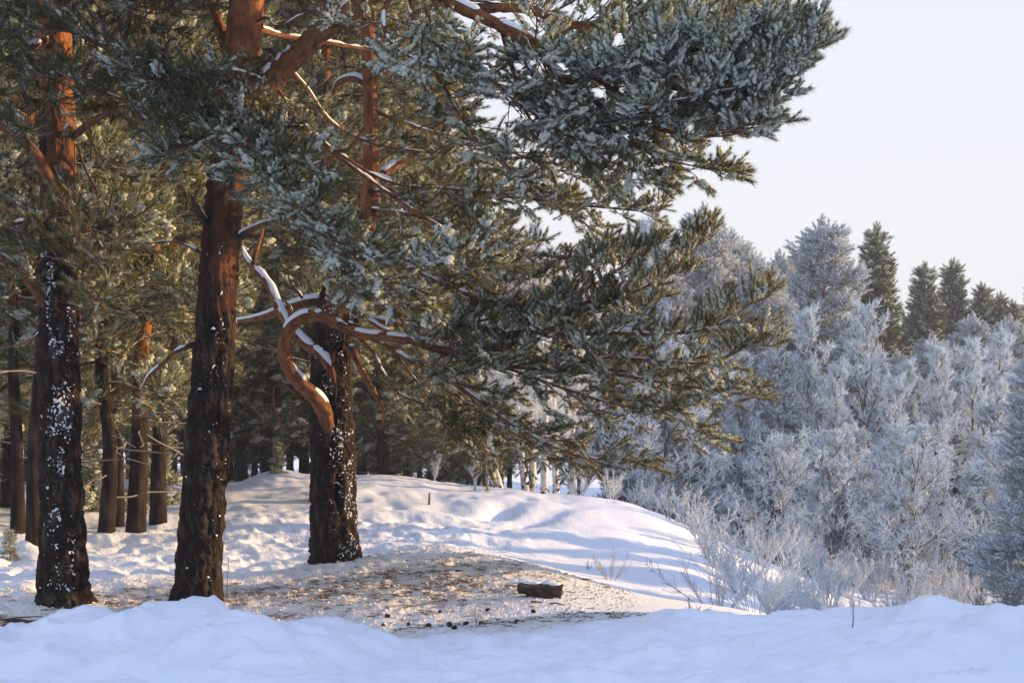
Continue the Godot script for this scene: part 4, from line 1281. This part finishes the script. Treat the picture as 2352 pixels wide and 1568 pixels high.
# ---------------------------------------------------------------- the frosted wood in the hollow on the right
func right_wood() -> void:
	rng.seed = 515
	# evergreen kinds
	var spire := pine("spruce_tree", "tallest dark pointed conifer on the skyline at the right", 81, 17.0, 1.5, 3.4, 0.2, 0.08, 0.3, pale_tuft, 110, 42.0, Vector3.ZERO, 1.0, 5.0)
	spire.position = set_on_ground(2010, 70.0); spire.scale = Vector3.ONE * 0.98
	for e in [[1450, 56.0, 0.5, "dark conifer low in the hollow behind the frosted tree nearest the crest birches"], [1575, 58.0, 0.55, "dark conifer behind the spreading frosted tree in the hollow"], [1700, 60.0, 0.55, "dark conifer in the gap left of the bluish pine"], [1835, 58.0, 0.5, "dark conifer behind the stem of the slender birch"], [1955, 57.0, 0.55, "dark conifer showing through the wide birch"], [2105, 60.0, 0.5, "dark conifer under the rounded frosted pine"], [2250, 56.0, 0.52, "dark conifer behind the birch on the right"], [1780, 48.0, 0.35, "short dark conifer behind the large frosted bush"], [2040, 46.0, 0.33, "short dark conifer behind the saplings in the hollow"], [2180, 44.0, 0.33, "short dark conifer behind the sapling near the right edge"]]:
		copy(spire, e[3], set_on_ground(e[0], e[1]), rng.randf() * TAU, e[2])
	for e in [[1858, 78.0, 0.98, "dark pointed conifer just left of the broad pinkish frosted pine's top"], [1812, 80.0, 0.9, "dark pointed conifer rising left of the twin one on the skyline"], [1738, 82.0, 0.8, "small dark conifer tip on the skyline, leftmost of the dark ones"], [2122, 78.0, 0.9, "second dark conifer right of the tallest one on the skyline"], [2190, 80.0, 0.92, "narrow dark conifer, third along the skyline right of the tallest"], [2258, 80.0, 0.83, "dark conifer fourth along the skyline right of the tallest"], [2296, 82.0, 0.80, "dark conifer second from the right edge on the skyline"], [2330, 80.0, 0.76, "dark conifer at the right edge of the skyline"], [2050, 84.0, 0.72, "low dark conifer filling the dip beside the tallest one"], [2085, 82.0, 0.70, "low dark conifer between the tallest and the second skyline conifer"], [1900, 86.0, 0.8, "dark conifer behind the broad pinkish frosted pine"], [2380, 84.0, 0.85, "dark conifer cut by the right edge of the picture"]]:
		copy(spire, e[3], set_on_ground(e[0], e[1]), rng.randf() * TAU, e[2])
	var frost := pine("pine_tree", "broad pinkish frosted pine in the middle of the right wood", 82, 15.0, 4.0, 3.0, 0.2, 0.6, 0.8, hoar_tuft, 80, 38.0, Vector3.ZERO, 1.0, 3.0)
	frost.position = set_on_ground(1893, 56.0); frost.scale = Vector3.ONE * 1.0
	for e in [[2140, 50.0, 0.62, "rounded frosted pine with a reddish stem below the right skyline conifers"], [1620, 64.0, 1.1, "pale frosted pine seen past the tips of the long boughs"], [1685, 66.0, 1.04, "hazy frosted pine right of the pale one beyond the long boughs"], [1790, 60.0, 0.93, "frosted pine between the hazy one and the broad pinkish one"], [2235, 64.0, 0.75, "frosted pine under the narrow skyline conifers"], [2320, 60.0, 0.72, "frosted pine low on the right, above the near snow laden boughs"], [2060, 60.0, 0.62, "frosted pine in front of the low dark conifers"], [1520, 62.0, 0.98, "frosted pine behind the middle tips of the long boughs"], [1420, 60.0, 0.62, "frosted pine behind the lower boughs, left part of the hollow"], [1745, 52.0, 0.82, "frosted pine whose top stands just right of the long bough tips"], [1960, 52.0, 0.66, "frosted pine rising between the two frosted birches"], [2290, 52.0, 0.6, "frosted pine beside the birch near the right edge"], [2190, 46.0, 0.5, "frosted pine right of the rounded one, lower"], [1815, 46.0, 0.45, "low frosted pine behind the slender birch's stem"]]:
		copy(frost, e[3], set_on_ground(e[0], e[1]), rng.randf() * TAU, e[2])
	var laden := pine("pine_tree", "bluish pine with shelves of snow left of the slender frosted birch", 83, 8.5, 0.8, 2.0, 0.11, 0.05, 0.95, hoar_tuft, 62, 30.0, Vector3.ZERO, 1.0, 4.0)
	laden.position = set_on_ground(1790, 44.0); laden.scale = Vector3.ONE * 0.92
	for e in [[2390, 25.0, 0.66, "near pine with heavy snowy boughs cut by the right edge"], [2260, 34.0, 0.55, "small snow laden pine left of the near one at the right edge"], [1690, 47.0, 0.8, "snow laden pine low behind the frosted bush"], [1960, 40.0, 0.6, "small snow laden pine between the two frosted birches"], [2080, 36.0, 0.45, "low snow laden pine in the undergrowth right of the second birch"], [1575, 42.0, 0.75, "snow laden pine behind the lower tips of the long boughs"], [1465, 41.0, 0.62, "snow laden pine behind the shrubs on the hill's edge"], [1885, 47.0, 0.85, "snow laden pine behind the slender birch"], [2165, 44.0, 0.8, "snow laden pine under the rounded frosted pine"], [2030, 50.0, 0.95, "tall snow laden pine right behind the wide birch"], [2290, 40.0, 0.72, "snow laden pine left of the right edge, half hidden"], [1650, 54.0, 0.95, "tall snow laden pine beyond the bush with the dark foot"]]:
		copy(laden, e[3], set_on_ground(e[0], e[1]), rng.randf() * TAU, e[2])
	# leafless trees under hoar frost
	var dark := Color(0.10, 0.085, 0.08)
	var slim := hoar_tree("birch_tree", "slender frosted birch with a thin bent stem in the right wood", 91, 9.5, 2.2, 1.5, 0.085, 1.2, 28, dark, 2.0, "", 1.6)
	slim.position = set_on_ground(1860, 44.0)
	var wide := hoar_tree("birch_tree", "wide white frosted birch right of the slender one", 92, 9.5, 1.6, 2.2, 0.11, 1.15, 32, dark, 2.3, "", 1.7)
	wide.position = set_on_ground(1992, 45.0)
	var low := hoar_tree("frosted_tree", "spreading frosted tree in the hollow right of the lowest bough tip", 93, 6.2, 0.4, 2.6, 0.09, 0.55, 30, dark, 2.3, "", 1.7)
	low.position = set_on_ground(1530, 39.0)
	for e in [
		[wide, 2235, 44.0, 0.86, "white frosted birch on the right, below the fourth skyline conifer"], [wide, 1700, 52.0, 0.9, "frosted birch behind the tips of the long snowy boughs"], 
		[slim, 2090, 48.0, 0.86, "thin frosted birch beside the rounded pine"], [wide, 1225, 44.0, 1.02, "tall frosted birch behind the thick pine's boughs, left of the open sky"], [slim, 1500, 52.0, 1.4, "thin frosted tree whose bare tip stands against the sky"],
		[wide, 1330, 46.0, 0.85, "frosted birch behind the middle of the long boughs"], [slim, 2300, 46.0, 0.95, "frosted birch near the right edge behind the snow laden pine"],
		   [slim, 1925, 40.0, 0.75, "narrow frosted tree right of the slender birch"], [slim, 2150, 42.0, 0.85, "narrow frosted tree in front of the rounded pine"], [wide, 2060, 41.0, 0.7, "white frosted tree right of the wide birch"], [slim, 1700, 43.0, 0.8, "narrow frosted tree behind the bush with the dark foot"], [low, 1910, 38.0, 0.72, "low spreading frosted tree between the birch stems"],
		[low, 2100, 33.0, 0.72, "white frosted sapling standing out in the undergrowth on the right"],   [low, 1790, 36.0, 0.62, "frosted sapling behind the big frosted bush"],
		  [low, 2330, 31.0, 0.7, "frosted thicket tree low at the right edge"],
	]:
		copy(e[0], e[4], set_on_ground(e[1], e[2]), rng.randf() * TAU, e[3])
	for e in [[380, 60.0, 1.3], [455, 66.0, 1.4], [540, 62.0, 1.3], [600, 68.0, 1.4], [690, 64.0, 1.3], [860, 62.0, 1.4], [930, 66.0, 1.4], [1010, 62.0, 1.3], [1085, 66.0, 1.4], [1140, 62.0, 1.2], [120, 62.0, 1.3], [270, 64.0, 1.3]]:
		copy(low, "pale frosted tree glimpsed between the trunks of the deep wood", set_on_ground(e[0], e[1]), rng.randf() * TAU, e[2], "frosted trees behind the deep wood")
	# the wood goes on to the right, out of the picture, and shades the snow in front
	for e in [[12.6, -17.2, 0.6], [13.5, -19.3, 0.62], [14.0, -21.4, 0.62], [13.2, -23.6, 0.6]]:
		copy(laden, "low snow laden pine on the slope beyond the right edge", Vector3(e[0], height(e[0], e[1], false) - 0.1, e[1]), rng.randf() * TAU, e[2], "low pines beyond the right edge")
	var side := "pine of the wood that goes on beyond the right edge"
	for e in [[15.5, -7.5, 0.8], [17.5, -11.0, 0.85], [20.0, -13.4, 0.85], [16.0, -3.6, 0.8], [24.0, -11.0, 0.95]]:
		var t := copy(frost, side, Vector3(e[0], height(e[0], e[1], false) - 0.2, e[1]), rng.randf() * TAU, e[2], "pines beyond the right edge")
# ---------------------------------------------------------------- bushes and undergrowth
func bushes() -> void:
	rng.seed = 616
	var dark := Color(0.13, 0.10, 0.085)
	var big := hoar_bush("frosted_bush", "large frosted bush with spreading stems behind the right snow bank", 121, 1.3, 1.15, 24, dark, 0.6, 0.95, "", 1.3)
	big.position = set_on_ground(1735, 14.6)
	var b2 := hoar_bush("frosted_bush", "frosted bush with a dark bent foot on the edge of the snow slope", 122, 1.0, 1.2, 13, dark * 0.6, 0.75, 0.7, "", 0.9)
	b2.position = set_on_ground(1645, 16.4)
	var small := hoar_bush("bare_shrub", "small bare shrub standing alone in the snow slope", 123, 0.46, 0.40, 12, dark, 0.42, 0.45, "", 0.5)
	small.position = set_on_ground(1402, 17.6)
	copy(small, "tiny twig with dry buds left of the lone bare shrub", set_on_ground(1350, 18.4), 1.0, 0.35)
	# along the edge of the hill
	var rim := hoar_bush("frosted_bush", "upright frosted shrub on the hill's edge under the lowest bough tip", 124, 1.0, 0.8, 14, dark, 1.3, 0.88, "", 1.3)
	rim.position = set_on_ground(1405, 32.0)
	for e in [[1330, 31.5, 0.75, "rosy frosted shrub beside the last crest birch"], [1465, 30.5, 0.7, "low frosted shrub right of the one under the bough tip"], [1500, 31.0, 0.85, "frosted shrub on the hill's edge, middle of the row"], [1545, 29.5, 0.95, "taller frosted shrub near the middle of the hill's edge"], [1590, 28.0, 1.05, "frosted shrub where the hill's edge bends down"], [1625, 25.5, 1.1, "bushy frosted shrub low on the hill's edge"], [1660, 22.5, 1.05, "frosted shrub just behind the bush with the dark foot"], [1700, 19.0, 0.95, "frosted shrub behind the large frosted bush"]]:
		copy(rim, e[3], set_on_ground(e[0], e[1]), rng.randf() * TAU, e[2])
	# in the hollow
	var under := hoar_bush("frosted_bush", "frosted shrub at the foot of the wide birch", 125, 1.4, 1.1, 18, dark, 1.5, 0.86, "", 1.5)
	under.position = set_on_ground(2000, 30.0)
	for e in [[1800, 20.0, 0.5, "frosted shrub right behind the large bush"], [1850, 23.0, 0.6, "frosted shrub in the hollow under the slender birch"], [1905, 25.0, 0.7, "frosted shrub in the hollow between the two birches"], [1945, 28.0, 0.75, "frosted shrub left of the wide birch's foot"], [2050, 25.0, 0.62, "low frosted shrub behind the right bank's highest lump"], [2085, 29.0, 0.95, "domed white shrub below the frosted sapling"], [2130, 23.0, 0.62, "bright spiky frosted twigs just over the right bank"], [2175, 27.0, 0.9, "frosted shrub right of the spiky twigs"], [2240, 28.0, 0.95, "frosted shrub under the near snowy pine"], [1890, 33.0, 0.9, "frosted shrub at the dark stem in the hollow"], [1790, 17.0, 0.55, "low frosted shrub leaning on the large bush"], [1880, 18.5, 0.6, "low frosted shrub just over the right bank, right of the large bush"], [1955, 20.5, 0.65, "low frosted shrub just over the right bank below the wide birch"], [1755, 28.0, 0.8, "tall frosted shrub behind the large bush"], [1830, 31.0, 0.9, "tall frosted shrub left of the slender birch's foot"], [2030, 37.0, 1.0, "frosted shrub deep in the hollow right of the wide birch"], [2150, 36.0, 1.1, "frosted shrub deep in the hollow below the rounded pine"]]:
		copy(under, e[3], set_on_ground(e[0], e[1]), rng.randf() * TAU, e[2])
	var thicket := hoar_bush("dark_thicket", "dark bare thicket at the bottom right corner of the wood", 126, 1.2, 0.7, 22, Color(0.07, 0.055, 0.05), 1.1, 0.3, "", 0.7)
	thicket.position = set_on_ground(2290, 23.0)
	copy(thicket, "dark bare thicket cut by the right edge", set_on_ground(2345, 22.0), 1.0, 1.0)
	# saplings on the crest
	var sap := hoar_bush("frosted_sapling", "frosted dead sapling with a dark stub at its foot on the crest", 127, 1.35, 0.28, 7, dark, 1.2, 0.8, "", 1.2)
	sap.position = set_on_ground(1090, 30.5)
	copy(sap, "short frosted twig beside a trunk left of the dead sapling", set_on_ground(998, 32.0), 2.0, 0.55)

# ---------------------------------------------------------------- small things on the snow
func stick(b: MB, p: Vector3, q: Vector3, r: float, col: Color) -> void:
	var mid := p.lerp(q, 0.5) + Vector3(rr(-.02, .02), rr(0, .02), rr(-.02, .02))
	b.tube(PackedVector3Array([p, mid, q]), PackedFloat32Array([r, r * 0.9, r * 0.5]), 6, col, col)

func small_things() -> void:
	rng.seed = 717
	var brown := Color(0.10, 0.065, 0.045)
	# the cut log with its cap of snow
	var lp := set_on_ground(1243, 11.5) + Vector3(0, 0.115, 0)
	var t := thing("log", "short dark split log jutting out of the trodden snow, capped with snow", "log", lp)
	t.rotation = Vector3(0.1, -0.12, -0.04)
	var b := MB.new()
	var n := 20
	var rings := 14
	for k in rings:
		var u := k / float(rings - 1)
		var x := lerpf(-0.215, 0.195, u)
		# a half log: nearly flat above, round and torn below, thicker towards the broken right end
		var deep := lerpf(0.05, 0.135, smoothstep(0.0, 0.75, u)) * (1.0 - 0.25 * smoothstep(0.8, 1.0, u))
		for q in n:
			var a := TAU * q / n
			var cy := sin(a)
			var f := 1.0 + 0.5 * bark_soft.get_noise_2d(cos(a) * 1.6 + 3.0, x * 5.0 + cy) + 0.25 * bark_soft.get_noise_2d(a * 4.0, x * 16.0)
			var y := 0.03 * cy if cy > 0.0 else cy * deep * f
			var jag := 0.03 * bark_soft.get_noise_2d(a * 3.0, 4.0) * (smoothstep(0.85, 1.0, u) - smoothstep(0.15, 0.0, u))
			b.vert(Vector3(x + jag, y + 0.012 * bark_soft.get_noise_2d(x * 12.0, a), cos(a) * 0.10 * f), Vector3.UP, brown.lerp(Color(0.030, 0.022, 0.018), clampf(0.55 + 1.3 * bark_soft.get_noise_2d(a * 5.0, x * 9.0), 0, 1)))
	for k in rings - 1:
		for q in n:
			var a0 := k * n + q
			var a1 := k * n + (q + 1) % n
			b.i.append_array([a0, a1, a0 + n, a1, a1 + n, a0 + n])
	b.smooth_normals()
	part("bark", b.mesh(M.wood), t)
	var e0 := MB.new()
	for q in n:
		var v0 := b.v[(rings - 1) * n + q]
		var v1 := b.v[(rings - 1) * n + (q + 1) % n]
		e0.tri(Vector3(0.19, -0.05, 0), v0, v1, brown * 0.9, brown * 0.5, brown * 0.5)
	part("broken_end", e0.mesh(M.wood), t)
	var s := MB.new()
	for k in 9:
		s.blob(Vector3(lerpf(-0.25, 0.12, k / 8.0), 0.032 + rr(-.006, .006), rr(-.07, -.02)), Vector3(0.06, 0.020, 0.06), SNOW, rng, 6, 9, 0.16)
	s.smooth_normals()
	part("snow_cap", s.mesh(M.snow), t)
	# its splinters
	for e in [["stick", "thin brown stick lying under the end of the log", [1220, 1388, 11.2], [1245, 1395, 11.1], 0.010], ["stick", "pale stick lying right of the log", [1262, 1398, 11.0], [1296, 1404, 10.9], 0.009], ["twig", "thin twig standing aslant in front of the log", [1290, 1425, 10.0], [1312, 1402, 10.0], 0.004]]:
		var m := MB.new()
		var p: Vector3 = at(e[2][0], e[2][1], e[2][2])
		var q: Vector3 = at(e[3][0], e[3][1], e[3][2])
		if e[0] == "stick":
			p.y = height(p.x, p.z) + 0.01; q.y = height(q.x, q.z) + 0.012
		else:
			p.y = height(p.x, p.z) - 0.02; q.y = p.y + 0.12
		stick(m, p, q, e[4], Color(0.17, 0.11, 0.07))
		tag(part(e[0], m.mesh(M.wood), self), e[1], e[0])
	# the flat board
	var bp := set_on_ground(941, 14.1) + Vector3(0, 0.045, 0)
	t = thing("board", "flat weathered board lying on the mound right of the thick pine", "board", bp)
	t.rotation = Vector3(0.06, 0.25, -0.04)
	for k in 2:
		var m := MB.new()
		var z := -0.06 + 0.115 * k
		var col := Color(0.16, 0.12, 0.085) if k == 0 else Color(0.27, 0.2, 0.13)
		var L := 0.24 if k == 0 else 0.20
		var c := [Vector3(-L, 0, z - .05), Vector3(L, 0, z - .05), Vector3(L * 0.96, 0, z + .05), Vector3(-L * 1.05, 0, z + .05)]
		for q in 4:
			var a: Vector3 = c[q]; var d: Vector3 = c[(q + 1) % 4]
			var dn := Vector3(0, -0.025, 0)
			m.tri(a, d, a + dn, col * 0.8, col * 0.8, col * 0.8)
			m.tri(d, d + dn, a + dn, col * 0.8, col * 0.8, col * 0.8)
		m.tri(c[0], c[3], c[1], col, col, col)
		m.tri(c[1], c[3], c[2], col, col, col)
		part("plank", m.mesh(M.wood), t)
	s = MB.new()
	for k in 5:
		s.blob(Vector3(rr(-.14, .16), 0.004, rr(-.05, .05)), Vector3(rr(.04, .08), 0.010, rr(.02, .05)), SNOW, rng, 4, 8, 0.15)
	part("snow_patch", s.mesh(M.snow), t)
	# pine cones
	var cone := cone_shape()
	var first: MeshInstance3D = null
	for e in [[1032, 1441, 9.3], [1043, 1443, 9.25], [1070, 1438, 9.4], [985, 1430, 9.8], [880, 1421, 10.2], [830, 1427, 10.0], [938, 1420, 10.2], [1105, 1436, 9.5], [890, 1410, 10.6], [1120, 1395, 10.8], [1225, 1405, 10.5], [1010, 1400, 10.8], [1185, 1436, 9.5]]:
		var q := MeshInstance3D.new()
		q.mesh = cone
		q.name = numbered("pine_cone")
		add_child(q)
		var p := set_on_ground(e[0], e[2])
		q.position = p + Vector3(0, 0.045, 0)
		q.rotation = Vector3(rr(-.4, .4), rr(0, TAU), PI / 2 + rr(-.4, .4))
		q.scale = Vector3.ONE * rr(0.6, 0.85)
		tag(q, "small dark pine cone lying on the trodden snow in front of the mound", "pine cone", "pine cones on the trodden snow")
	# dry stems
	for e in [[520, 12.8, 0.42, "tall dry grass stem beside the bare leaning trunk"], [1062 + 30, 9.6, 0.08, "short dry stem near the pine cones"], [1580, 7.9, 0.10, "dry stem sticking out of the right bank, leftmost"], [1957, 7.2, 0.17, "frosted stem standing alone on the right bank"], [985, 27.0, 0.28, "small dark stub sticking out of the hill"]]:
		var m := MB.new()
		var p := set_on_ground(e[0], e[1])
		var h: float = e[2]
		m.tube(PackedVector3Array([p, p + Vector3(0.01, h * 0.5, 0), p + Vector3(0.05 * h, h, 0)]), PackedFloat32Array([0.004, 0.0035, 0.002] if e[1] < 20 else [0.03, 0.028, 0.02]), 5, Color(0.22, 0.16, 0.10), Color(0.22, 0.16, 0.10))
		for k in 5:
			var q: Vector3 = p + Vector3(0.03 * h, h * (0.6 + 0.09 * k), 0)
			m.tri(q, q + Vector3(0, 0.006, 0), q + Vector3(rr(-.03, .03), 0.03, rr(-.03, .03)), Color(0.3, 0.22, 0.13), Color(0.3, 0.22, 0.13), Color(0.34, 0.26, 0.16))
		tag(part("dry_stem", m.mesh(M.wood), self), e[3], "dry stem")
	for e in [[1420, 9.3, "tuft of dry grass at the right end of the trodden path"], [1300, 9.9, "tuft of dry grass in front of the log"], [1600, 8.0, "tuft of dry grass on the left end of the right bank"]]:
		var m := MB.new()
		var p := set_on_ground(e[0], e[1])
		for k in 26:
			var a := rr(0, TAU)
			var q := p + Vector3(cos(a) * rr(0, .05), 0.0, sin(a) * rr(0, .05))
			var r := q + Vector3(cos(a) * rr(.02, .14), rr(.03, .09), sin(a) * rr(.02, .14))
			m.tube(PackedVector3Array([q, q.lerp(r, 0.5) + Vector3(0, .02, 0), r]), PackedFloat32Array([.002, .002, .001]), 3, Color(0.24, 0.17, 0.10), Color(0.24, 0.17, 0.10))
		tag(part("grass_tuft", m.mesh(M.wood), self), e[2], "grass")
	# fallen branches at the left edge
	t = thing("fallen_branches", "heap of dark fallen branches at the left edge beside the speckled trunk", "branch", set_on_ground(40, 11.2))
	for k in 7:
		var m := MB.new()
		stick(m, Vector3(rr(-.35, .1), rr(0, .05), rr(-.15, .15)), Vector3(rr(.0, .35), rr(0.02, .08), rr(-.15, .15)), rr(.008, .022), Color(0.045, 0.035, 0.03))
		part("branch", m.mesh(M.wood), t)
	litter()

func cone_shape() -> ArrayMesh:
	var b := MB.new()
	var g := RandomNumberGenerator.new()
	g.seed = 4
	b.blob(Vector3.ZERO, Vector3(0.02, 0.034, 0.02), Color(0.06, 0.04, 0.028), g, 6, 8, 0.06)
	for k in 40:
		var h := lerpf(-0.028, 0.026, k / 40.0)
		var a := k * 2.4
		var r := 0.022 * sqrt(maxf(0.1, 1.0 - pow(h / 0.034, 2.0)))
		var d := Vector3(cos(a), 0, sin(a))
		var s := Vector3(-sin(a), 0, cos(a)) * 0.008
		b.tri(d * r * 0.7 + Vector3(0, h, 0) + s, d * r * 0.7 + Vector3(0, h, 0) - s, d * (r + 0.006) + Vector3(0, h + 0.007, 0), Color(0.07, 0.045, 0.03), Color(0.07, 0.045, 0.03), Color(0.14, 0.09, 0.06))
	return b.mesh(M.wood)

# needles, bits of bark and crumbs of snow strewn over the trodden places
func litter() -> void:
	var g := RandomNumberGenerator.new()
	g.seed = 5
	var b := MB.new()
	for k in 5:
		var a := k * 1.3
		var d := Vector3(cos(a), 0.12, sin(a)) * 0.032
		var o := Vector3(g.randf_range(-.05, .05), 0.004, g.randf_range(-.05, .05))
		b.tube(PackedVector3Array([o - d, o + d]), PackedFloat32Array([0.0022, 0.0015]), 3, Color(0.17, 0.10, 0.055), Color(0.17, 0.10, 0.055))
	var needle := b.mesh(M.wood)
	b = MB.new()
	b.blob(Vector3.ZERO, Vector3(1, 0.7, 0.9), Color(0.74, 0.72, 0.71), g, 4, 6, 0.25)
	var crumb := b.mesh(M.snow)
	var n := []
	var c := []
	for k in 90000:
		if n.size() >= 1300 and c.size() >= 8000:
			break
		var x := g.randf_range(-6.5, 3.0); var z := g.randf_range(-18.0, -8.6)
		var w := dirt(x, z)
		if w < 0.08 or absf(x) > -z * 0.45:
			continue
		if k % 2 == 0 and n.size() < 1300 and g.randf() < w * w:
			n.append(Transform3D(Basis(Vector3.UP, g.randf() * TAU) * g.randf_range(0.6, 1.4), Vector3(x, height(x, z) + 0.004, z)))
		elif c.size() < 8000 and g.randf() < 0.35 + w:
			c.append(Transform3D(Basis(Vector3.UP, g.randf() * TAU) * (0.005 + 0.014 * pow(g.randf(), 3.0)), Vector3(x, height(x, z) + 0.003, z)))
	var o := scatter("needle_litter", needle, n, self)
	tag(o, "brown fallen needles and twigs strewn over the trodden snow", "litter")
	o = scatter("snow_crumbs", crumb, c, self)
	tag(o, "loose crumbs of snow kicked up round the trodden mound", "snow")
